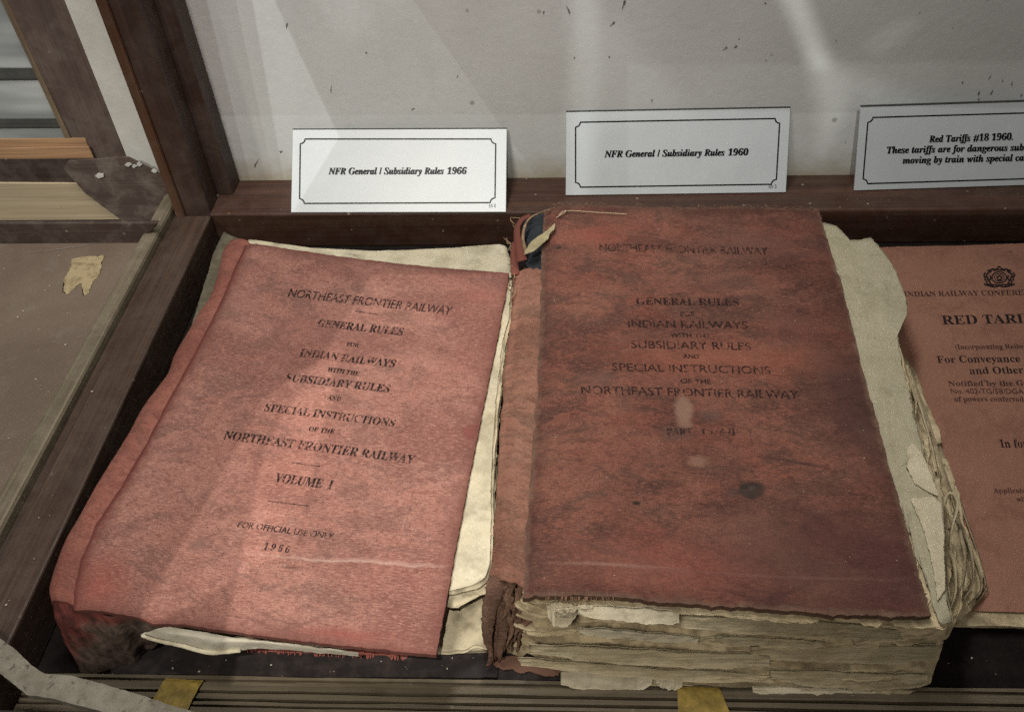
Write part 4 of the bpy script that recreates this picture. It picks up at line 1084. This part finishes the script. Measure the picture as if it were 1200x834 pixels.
# end paper showing along the right edge, with its torn corner
ep = paper_mat('grey_green_endpaper', (0.47, 0.43, 0.305), (0.39, 0.355, 0.24), dirt=0.35)
ep_px = [(955, 256), (964, 261), (972, 262), (980, 264), (990, 274), (997, 281), (1010, 281), (1021, 278), (1030, 288), (1045, 305), (1056, 330), (1064, 352), (1064, 366), (1056, 372), (1053, 384), (1050, 395), (1053, 410), (1058, 425), (1064, 450), (1070, 480), (1069, 486), (1078, 512), (1086, 560), (1097, 590), (1104, 620), (1106, 650), (1109, 690), (1114, 728), (1105, 732), (1095, 710), (1070, 640), (1030, 520), (1000, 420)]
leaf_sheet('endpaper', [pz(x, y, 0.0512) for x, y in ep_px], 0.0005, ep, right_book, lambda x, y: 0.0012*fbm(x*60, y*40, 3, 4)-0.0014*max(0, (x-0.185)/0.03), 0.0008, n=460, seed=12)
# torn inner leaf on the end paper
leaf_sheet('torn_leaf', [pz(x, y, 0.0522) for x, y in [(1064, 524), (1070, 518), (1080, 530), (1090, 552), (1098, 575), (1101, 582), (1085, 574), (1072, 566), (1062, 548)]], 0.0004, pale_leaf, right_book, None, 0.0004, n=90, seed=15)
leaf_sheet('torn_leaf', [pz(x, y, 0.0526) for x, y in [(1068, 583), (1095, 582), (1103, 590), (1106, 630), (1108, 690), (1100, 704), (1098, 690), (1092, 650), (1080, 615)]], 0.0005, pale_leaf, right_book, lambda x, y: 0.0008*fbm(x*90, y*90, 5, 3), 0.0005, n=120, seed=17)
# torn tail of the spine: shreds of cloth
shred = cloth_mat('shredded_cloth', (0.30, 0.175, 0.105), (0.36, 0.24, 0.16), (0.17, 0.075, 0.05), (0.13, 0.085, 0.06))
shred_r = cloth_mat('shredded_red_cloth', (0.26, 0.135, 0.09), (0.32, 0.20, 0.14), (0.12, 0.055, 0.042), (0.10, 0.065, 0.05))
rr = random.Random(31)
def tail(f):                      # hanging line of the torn tail: height falls as it comes down the picture
    return float(np.interp(f, [672, 690, 715, 745, 776], [0.0485, 0.0455, 0.036, 0.020, 0.0045]))
sh = [([(584, 676), (579, 694), (573, 716), (571, 745), (575, 771)], 0.0075, 0.005, 0), ([(601, 674), (594, 692), (591, 714), (598, 736), (590, 760)], 0.0055, 0.004, 1), ([(613, 674), (620, 690), (618, 708), (608, 722), (599, 737)], 0.0046, 0.003, 1),
      ([(575, 684), (583, 702), (584, 722), (588, 738), (582, 768)], 0.0055, 0.006, 0), ([(590, 735), (585, 750), (580, 768), (577, 776)], 0.009, 0.006, 0), ([(598, 738), (610, 731), (622, 722), (636, 713)], 0.0055, 0.0030, 0),
      ([(618, 700), (640, 702), (670, 704), (702, 702)], 0.0016, 0.0009, 1), ([(606, 676), (598, 690), (601, 710), (606, 722)], 0.0030, 0.002, 0)]
for k in range(16):
    x = rr.uniform(576, 618); y = rr.uniform(674, 700); pts = [(x, y)]
    for q in range(rr.randint(3, 5)):
        x += rr.uniform(-7, 5); y += rr.uniform(8, 22); pts.append((x, min(y, 775)))
    sh.append((pts, rr.uniform(0.0008, 0.0030), rr.uniform(0.0004, 0.0018), rr.choice((0, 1, 1))))
for i, (p, w0, w1, mt) in enumerate(sh):
    mb = MB(); ribbon(mb, [pz(x, y, tail(y)+rr.uniform(-0.0008, 0.0012)) for x, y in p], w0, w1, 0.0005, rr.uniform(-1.4, 1.4), 30, i*1.7)
    mb.build('cloth_shred', (shred_r, shred)[mt], right_book, smooth=True, uvs=[(q[0]*3, q[1]*3+q[2]*3) for q in mb.v])
# back cover remnant under the spine
Gb = coons(P3([(600, 420), (660, 420), (1000, 420)], 0.0032), P3([(1000, 420), (1010, 560), (1030, 700)], 0.0032), P3([(584, 796), (620, 797), (657, 797), (1030, 700)], 0.0032), P3([(600, 420), (590, 600), (584, 796)], 0.0032), 40, 50)
slab('back_cover', Gb, 0.0026, bk.m, right_book, None, 0.0002, 9)
fb = [pz(x, y, 0.0042) for x, y in [(578, 772), (600, 768), (630, 772), (656, 778), (657, 790), (640, 792), (620, 786), (612, 789), (596, 780), (590, 785), (580, 780)]]
leaf_sheet('frayed_cloth', fb, 0.0005, shred_r, right_book, lambda x, y: 0.0006*fbm(x*150, y*150, 3, 3), 0.0007, n=120)
# pale thread caught at the head of the cover
mb = MB(); tube(mb, [pz(655, 252, ZB2+0.0012), pz(664, 247, ZB2+0.002), pz(700, 249, ZB2+0.0014), pz(735, 251, ZB2+0.0012)], 0.00028, 26)
tube(mb, [pz(664, 247, ZB2+0.002), pz(660, 250, ZB2+0.002), pz(652, 255, ZB2+0.001)], 0.0003, 10)
mb.build('loose_thread', plain('thread', (0.55, 0.42, 0.28), 0.9, 0.1, 200), right_book, smooth=True)
mb = MB()
rr = random.Random(5)
for k in range(46):
    x = rr.uniform(640, 955); y = np.interp(x, [637, 700, 800, 900, 960], [242, 240, 243, 243, 245])
    tube(mb, [pz(x, y+1, ZB2), pz(x+rr.uniform(-2, 2), y-rr.uniform(0, 2.5), ZB2+0.001), pz(x+rr.uniform(-5, 5), y-rr.uniform(-1, 4), ZB2+0.0006)], 0.00016, 6, 4)
mb.build('frayed_threads', shred, right_book, smooth=True); mb = MB()
for k in range(40):
    x = rr.uniform(640, 720); y = np.interp(x, [612, 700], [697, 698])+3
    tube(mb, [pz(x, y-2, ZB2), pz(x+rr.uniform(-1, 1), y+rr.uniform(1, 4), ZB2-0.0005)], 0.00016, 4, 4)
mb.build('frayed_threads', shred, right_book, smooth=True)
# lettering
ink2 = ink_mat('faded_ink', (0.040, 0.022, 0.021), 0.40, 420)
h2 = hit_cover(ZB2, z2f)
def upR(x, y):
    t = (y-243)/470.0; xl = 637-25*t; xr = 960+131*t
    f = (x-xl)/(xr-xl); return (0.055-0.33*f, -1.0)
mb = MB()
RT = [('GENERAL RULES', 'bold', (746, 356.5), (866, 358), 8.2), ('FOR', 'bold', (797.3, 370), (814.6, 370.4), 5), ('INDIAN RAILWAYS', 'sans', (736.5, 383), (876, 385), 8.6),
      ('WITH THE', 'sans', (785.6, 394.8), (831.6, 395.6), 5.2), ('SUBSIDIARY RULES', 'sans', (740, 407.5), (880, 410), 9), ('AND', 'sans', (801, 419.3), (819, 419.9), 5),
      ('SPECIAL INSTRUCTIONS', 'sans', (718, 434), (903, 438), 9), ('OF THE', 'sans', (797.8, 448.6), (833.4, 449.6), 5.5), ('NORTHEAST FRONTIER RAILWAY', 'sans', (681.7, 461), (936, 467), 9.6)]
for s, fnt, a, b_, h in RT: mb = MB(); set_type(mb, s, fnt, a, b_, h, upR((a[0]+b_[0])/2, a[1]), h2, bold=0.4); mb.build('title_lettering', ink2, c2)
ink3 = ink_mat('very_faded_ink', (0.045, 0.026, 0.024), 0.35, 300)
mb = MB()
for s, fnt, a, b_, h in [('NORTHEAST FRONTIER RAILWAY', 'sans', (703, 294), (900, 298.5), 9), ('PARTS I and II', 'bold', (781.4, 509), (862, 509.5), 8)]:
    mb = MB(); set_type(mb, s, fnt, a, b_, h, upR((a[0]+b_[0])/2, a[1]), h2, bold=0.45); mb.build('faded_lettering', ink3, c2)
mb = MB(); stroke_flat(mb, resample([np.array((785., 553.)), np.array((855., 556.))], 14), 1.0, h2); mb.build('printed_rule', ink3, c2)

# ------------------------------------------------------------------ booklet on the right
ZK = 0.0075
booklet = thing('booklet', (0.30, 0.31, 0.0), 'thin salmon pink tariff booklet with black print at the right edge', 'booklet')
bkm = Mat('salmon_paper_cover', 0.8, 0.25)
uv = bkm.uv()
c = bkm.mix(bkm.ramp(bkm.noise(uv, 10, 5, 0.6, 0.4), 0.35, 0.7), (0.335, 0.168, 0.115), (0.275, 0.132, 0.09))
c = bkm.mix(bkm.ramp(bkm.noise(uv, 42, 8, 0.72, 0.5), 0.49, 0.62, 0, 0.5), c, (0.19, 0.092, 0.065))
c = bkm.mix(bkm.ramp(bkm.noise(bkm.vec(uv, (500, 40, 1)), 1.0, 3, 0.6), 0.5, 0.8, 0, 0.22), c, (0.42, 0.24, 0.17))
c = bkm.mix(bkm.ramp(bkm.noise(bkm.vec(uv, (40, 500, 1)), 1.0, 3, 0.6), 0.5, 0.8, 0, 0.22), c, (0.24, 0.12, 0.085))
d, col = bkm.voro(uv, 120); pick = bkm.n('ShaderNodeSeparateColor'); bkm.nt.links.new(col, pick.inputs[0])
c = bkm.mix(bkm.math('MULTIPLY', bkm.math('MULTIPLY', bkm.ramp(d, 0.16, 0.08), bkm.math('GREATER_THAN', pick.outputs[0], 0.90)), 0.7), c, (0.10, 0.05, 0.04))
bkm.color(c); bkm.normal(bkm.bump(bkm.noise(uv, 60, 5), 0.0006, 0.5))
def zkf(x, y): return 0.0005*fbm(x*18, y*18, 8.5, 3)
K_top = [(1000, 291), (1060, 289), (1120, 288), (1200, 285), (1400, 279)]
K_bot = [(1030, 716), (1120, 714), (1200, 717), (1330, 722), (1520, 728)]
GK = coons(P3(K_top, ZK), P3([(1400, 279), (1520, 728)], ZK), P3(K_bot, ZK), P3([(1000, 291), (1030, 716)], ZK), 70, 80)
ck = slab('front_cover', GK, 0.0005, bkm.m, booklet, zkf, 0.0003, 6); LOC[ck] = LOC[booklet]
def outk_px(): return [(1005, 294), (1120, 291), (1200, 288), (1396, 282), (1515, 735), (1330, 736), (1200, 735), (1110, 733), (1030, 728)]
ok_ = px_outline(outk_px(), outk_px(), 0.001, ZK-0.001)
page_stack('page_block', ok_, 0.0006, ZK-0.0008, [1, .6, 1.3, .5, .8], buff, booklet, jit=0.0006, seed=21, n=260, wav=0.0002)
inkk = ink_mat('booklet_ink', (0.020, 0.014, 0.014), 0.74, 500)
inkf = ink_mat('booklet_ink_faint', (0.06, 0.03, 0.028), 0.62, 500)
hk = hit_cover(ZK, zkf)
UK = (-0.24, -1.0)
mb = MB()
for s, fnt, a, b_, h, vis in [('RED TARIFF', 'bold', (1105, 380), (1200, 378.0), 10.5, 'RED TARI'), ('For Conveyance of Explosives', 'bold', (1099, 425), (1196, 423.6), 8.2, 'For Conveyance'),
                              ('and Other Dangerous Goods', 'bold', (1137, 438), (1200, 437), 8.2, 'and Other'), ('In force from', 'bold', (1173, 524), (1199, 523.8), 9.5, 'In fo')]:
    mb = MB(); set_type(mb, s, fnt, a, b_, h, UK, hk, vis=vis); mb.build('title_lettering', inkk, ck)
mb = MB()
for s, fnt, a, b_, h, vis in [('INDIAN RAILWAY CONFERENCE ASSOCIATION', 'bold', (1060, 347.3), (1200, 345.4), 6, 'INDIAN RAILWAY CONFERE'), ('(Incorporating Railway Rates)', 'bold', (1120, 409), (1200, 408), 5.4, '(Incorporating Railw'),
                              ('Notified by the Government', 'bold', (1111.7, 452), (1200, 451.5), 6, 'Notified by the G'), ('No. 402-TG/58/DGA', 'sans', (1115, 461), (1200, 461), 6, 'No. 402-TG/58/DGA'),
                              ('of powers conferred', 'bold', (1119, 470), (1200, 470), 6, 'of powers conferred'), ('Applicable', 'bold', (1164.7, 577), (1200, 577), 5.6, 'Applicab'), ('with', 'bold', (1191.6, 587), (1207, 587), 5.4, 'with')]:
    mb = MB(); set_type(mb, s, fnt, a, b_, h, UK, hk, vis=vis); mb.build('small_lettering', inkf, ck)
# crest: an oval shield held between two curling supporters
mb = MB()
cx, cy = 1171.0, 325.0
def ell(rx, ry, a0, a1, n=20, ox=0, oy=0): return [(cx+ox+rx*math.cos(t), cy+oy+ry*math.sin(t)) for t in np.linspace(a0, a1, n)]
stroke_flat(mb, ell(8.5, 6.5, 0, 2*math.pi, 28)[:-1], 1.4, hk, True)
stroke_flat(mb, ell(5.5, 4.2, 0, 2*math.pi, 22)[:-1], 1.0, hk, True)
for sgn in (-1, 1):
    for p in ([(9, -8), (12, -6), (15, -3), (13, 1), (15, 5), (12, 9)], [(16, -6), (18, -3), (16, 0), (17, 3)], [(6, 9), (10, 8), (14, 9), (18, 7)], [(4, -8), (7, -10), (10, -9), (14, -8)], [(11, -3), (10, 1), (12, 4), (10, 7)]):
        stroke_flat(mb, smooth_line([(cx+sgn*x, cy+y+0.02*x, 0) for x, y in p], 14)[:, :2], 1.9, hk)
for p in ([(-5, -9), (-2, -11), (0, -13), (2, -11), (5, -9)], [(-7, -8), (0, -9), (7, -8)], [(-12, 10), (-5, 11), (0, 10), (6, 11), (12, 10)], [(-3, 0), (0, -2), (3, 0), (0, 3), (-3, 0)], [(-6, 8), (0, 9), (6, 8)]):
    stroke_flat(mb, smooth_line([(cx+x, cy+y, 0) for x, y in p], 14)[:, :2], 1.6, hk)
mb.build('crest', inkk, ck)

# ================================================================== LABEL CARDS leaning on the back rail
card_m = Mat('white_laminate', 0.35, 0.5)
n_ = card_m.noise(card_m.ob(), 40, 4, 0.6)
cc = card_m.mix(card_m.ramp(n_, 0.35, 0.7), (0.53, 0.55, 0.56), (0.50, 0.52, 0.53))
d, col = card_m.voro(card_m.ob(), 110); pick = card_m.n('ShaderNodeSeparateColor'); card_m.nt.links.new(col, pick.inputs[0])
cc = card_m.mix(card_m.math('MULTIPLY', card_m.math('MULTIPLY', card_m.ramp(d, 0.07, 0.03), card_m.math('GREATER_THAN', pick.outputs[0], 0.85)), 0.6), cc, (0.25, 0.22, 0.2))
card_m.color(cc)
edge_dark = plain('card_edge', (0.05, 0.045, 0.04), 0.6, 0.2, 200)
card_ink = plain('card_ink', (0.008, 0.008, 0.009), 0.45, 0.2, 300, bump=0)
ZR = 0.0282
def card(corners, label, border, texts, small, up):
    tl, tr, br, bl = corners
    BL, BR = pz(*bl, ZR), pz(*br, ZR)
    top_y = WALL_Y-0.0035
    if tr[0] > 1200: top_y -= 0.006
    TL, TR = pY(*tl, top_y), pY(*tr, top_y)
    nrm = np.cross(BR-BL, TL-BL); nrm /= np.linalg.norm(nrm)
    if nrm[1] > 0: nrm = -nrm
    TR = pplane(*tr, BL, nrm)
    root = thing('label_card', (BL+BR)/2, label, 'label card', 'label cards along the back rail')
    th = 0.0018
    mb = MB(); mb.hexa([BL-nrm*th, BR-nrm*th, BR, BL, TL-nrm*th, TR-nrm*th, TR, TL])
    o = mb.build('card', card_m.m, root, bevel=0.0003)
    LOC[o] = LOC[root]
    uu = (TL-BL)/np.linalg.norm(TL-BL)
    mb = MB(); mb.hexa([TL-nrm*th, TR-nrm*th, TR+nrm*0.0002, TL+nrm*0.0002]+[p+uu*0.00065 for p in (TL-nrm*th, TR-nrm*th, TR+nrm*0.0002, TL+nrm*0.0002)])
    mb.build('top_edge', edge_dark, o)
    def hc(x, y): return pplane(x, y, BL+nrm*0.00012, nrm)
    mb = MB()
    # frame line with notched corners
    q = [np.array(p, float) for p in border]          # TL TR BR BL
    pts = []
    e = lambda a, b_: (b_-a)/np.linalg.norm(b_-a)
    r = 5.5
    for i in range(4):
        p, pv, nx = q[i], q[i-1], q[(i+1) % 4]
        pts += [p+e(p, pv)*r*1.6]+[p+r*(math.cos(a_)*e(p, pv)+math.sin(a_)*e(p, nx)) for a_ in np.linspace(0, math.pi/2, 7)]+[p+e(p, nx)*r*1.6]
    stroke_flat(mb, pts, 1.7, hc, True)
    mb.build('frame_line', card_ink, o)
    mb = MB()
    for s, a, b_, h, vis in texts: set_type(mb, s, 'bi', a, b_, h, up, hc, vis=vis, bold=0.42)
    mb.build('lettering', card_ink, o)
    if small:
        mb = MB(); set_type(mb, small[0], 'bold', small[1], small[2], 4.2, up, hc); mb.build('number', card_ink, o)
    return root
card([(343, 152), (594, 151), (593, 248.5), (341, 249)], 'white card with notched black frame and one printed line ending in the year 1966', [(352, 163), (581, 163), (580, 237.5), (351, 238.5)],
     [('NFR General / Subsidiary Rules 1966', (385, 204.5), (547, 204), 8.0, None)], ('SN 6', (573, 243.3), (581, 243.2)), (-0.01, -1))
card([(663.5, 131.5), (926.5, 126.5), (921, 225.5), (663, 229)], 'white card with notched black frame and one printed line ending in the year 1960', [(674.5, 143.5), (914, 139), (909.5, 216), (674.5, 219.5)],
     [('NFR General / Subsidiary Rules 1960', (708.5, 184.5), (877, 182), 8.0, None)], ('SN 5', (901, 221), (910, 220.6)), (-0.02, -1))
card([(1009, 125.5), (1330, 115), (1327, 213), (1001, 223.5)], 'white card with notched black frame and three lines of black italics above the booklet', [(1017.5, 138), (1321, 129), (1316, 206), (1011, 215.5)],
     [('Red Tariffs #18 1960.', (1089, 167), (1187, 164), 8.2, None), ('These tariffs are for dangerous substances', (1040, 180), (1200, 176.5), 8.2, 'These tariffs are for dangerous sub'), ('moving by train with special care', (1058, 192), (1200, 188.5), 8.2, 'moving by train with special ca')], None, (-0.06, -1))

# ================================================================== small things
tape_m = plain('yellow_tape', (0.24, 0.165, 0.035), 0.5, 0.45, 160)
def tape(px, label):
    q = [pz(x, y, 0.0066) for x, y in px]
    Gt = coons([q[0], q[1]], [q[1], q[2]], [q[3], q[2]], [q[0], q[3]], 18, 26)
    for j in range(26):
        for i in range(18): Gt[j, i, 2] += 0.0003*fbm(i*.3, j*.4, px[0][0], 2)-0.0005*(j < 2)
    o = slab('tape_strip', Gt, 0.0002, tape_m, None, None, 0.0003, px[0][0])
    c0 = sum(q)/4
    for v in o.data.vertices: v.co -= Vector(c0)
    o.location = tuple(c0)
    return tag(o, label, 'tape', 'yellow tape on the door track')
tape([(193, 794), (238, 796), (218, 834), (172, 832)], 'piece of yellow tape across the grooved track below the pinkish book')
tape([(794, 803), (843, 804), (862, 850), (795, 850)], 'piece of yellow tape across the grooved track below the thick ragged pages')

# dust, crumbs of paper and plaster lying about
dm = plain('crumb', (0.50, 0.44, 0.36), 0.9, 0.3, 300)
rr = random.Random(21)
mb = MB()
def crumb(p, r):
    V = []
    for k in range(6):
        t = k*math.pi/3; q = r*rr.uniform(0.5, 1.2); V.append(p+np.array([q*math.cos(t), q*math.sin(t), rr.uniform(0, r*0.3)]))
    V.append(p+np.array([0, 0, r*rr.uniform(0.4, 0.9)]))
    mb.add(V, [(k, (k+1) % 6, 6) for k in range(6)])
for k in range(420):
    x, y = rr.uniform(0, 1200), rr.uniform(200, 834)
    r = rr.choice([0.00018, 0.00022, 0.0003, 0.0005]) if rr.random() < 0.9 else 0.0007
    p = pz(x, y, 0.0)
    if p[1] > 0.466: p = pz(x, y, 0.0279)
    if not (0.466 < p[1] < 0.505) or p[0] < -0.22:
        p = pz(x, y, 0.0279)
        if -0.2475 < p[0] < -0.229 and 0.17 < p[1] < 0.47: pass
        else: continue
    crumb(p, r)
for k in range(260):
    x, y = rr.uniform(300, 1080), rr.uniform(255, 715)
    t = (y-290)/440.0
    if 287-180*t < x < 590-85*t and y > 325 and y < 730: crumb(h1(x, y), rr.choice([0.00015, 0.0002, 0.0003]))
    t = (y-243)/470.0
    if 645-25*t < x < 950+125*t and y < 690: crumb(h2(x, y), rr.choice([0.00015, 0.0002, 0.0003]))
for k in range(40):
    x, y = rr.uniform(110, 1200), rr.uniform(768, 793)
    p = pz(x, y, 0.0031)
    if p[1] > 0.1595: crumb(p, rr.choice([0.00015, 0.0002, 0.0003, 0.0005]))
for k in range(60):
    x, y = rr.uniform(0, 180), rr.uniform(290, 560)
    p = pz(x, y, ZL+0.0004)
    if p[0] < -0.268: crumb(p, rr.choice([0.0002, 0.0003, 0.0005, 0.0008]))
cr = mb.build('dust', dm, None)
tag(cr, 'pale dust and paper crumbs scattered over the books and frame', 'dust', None, 'stuff')
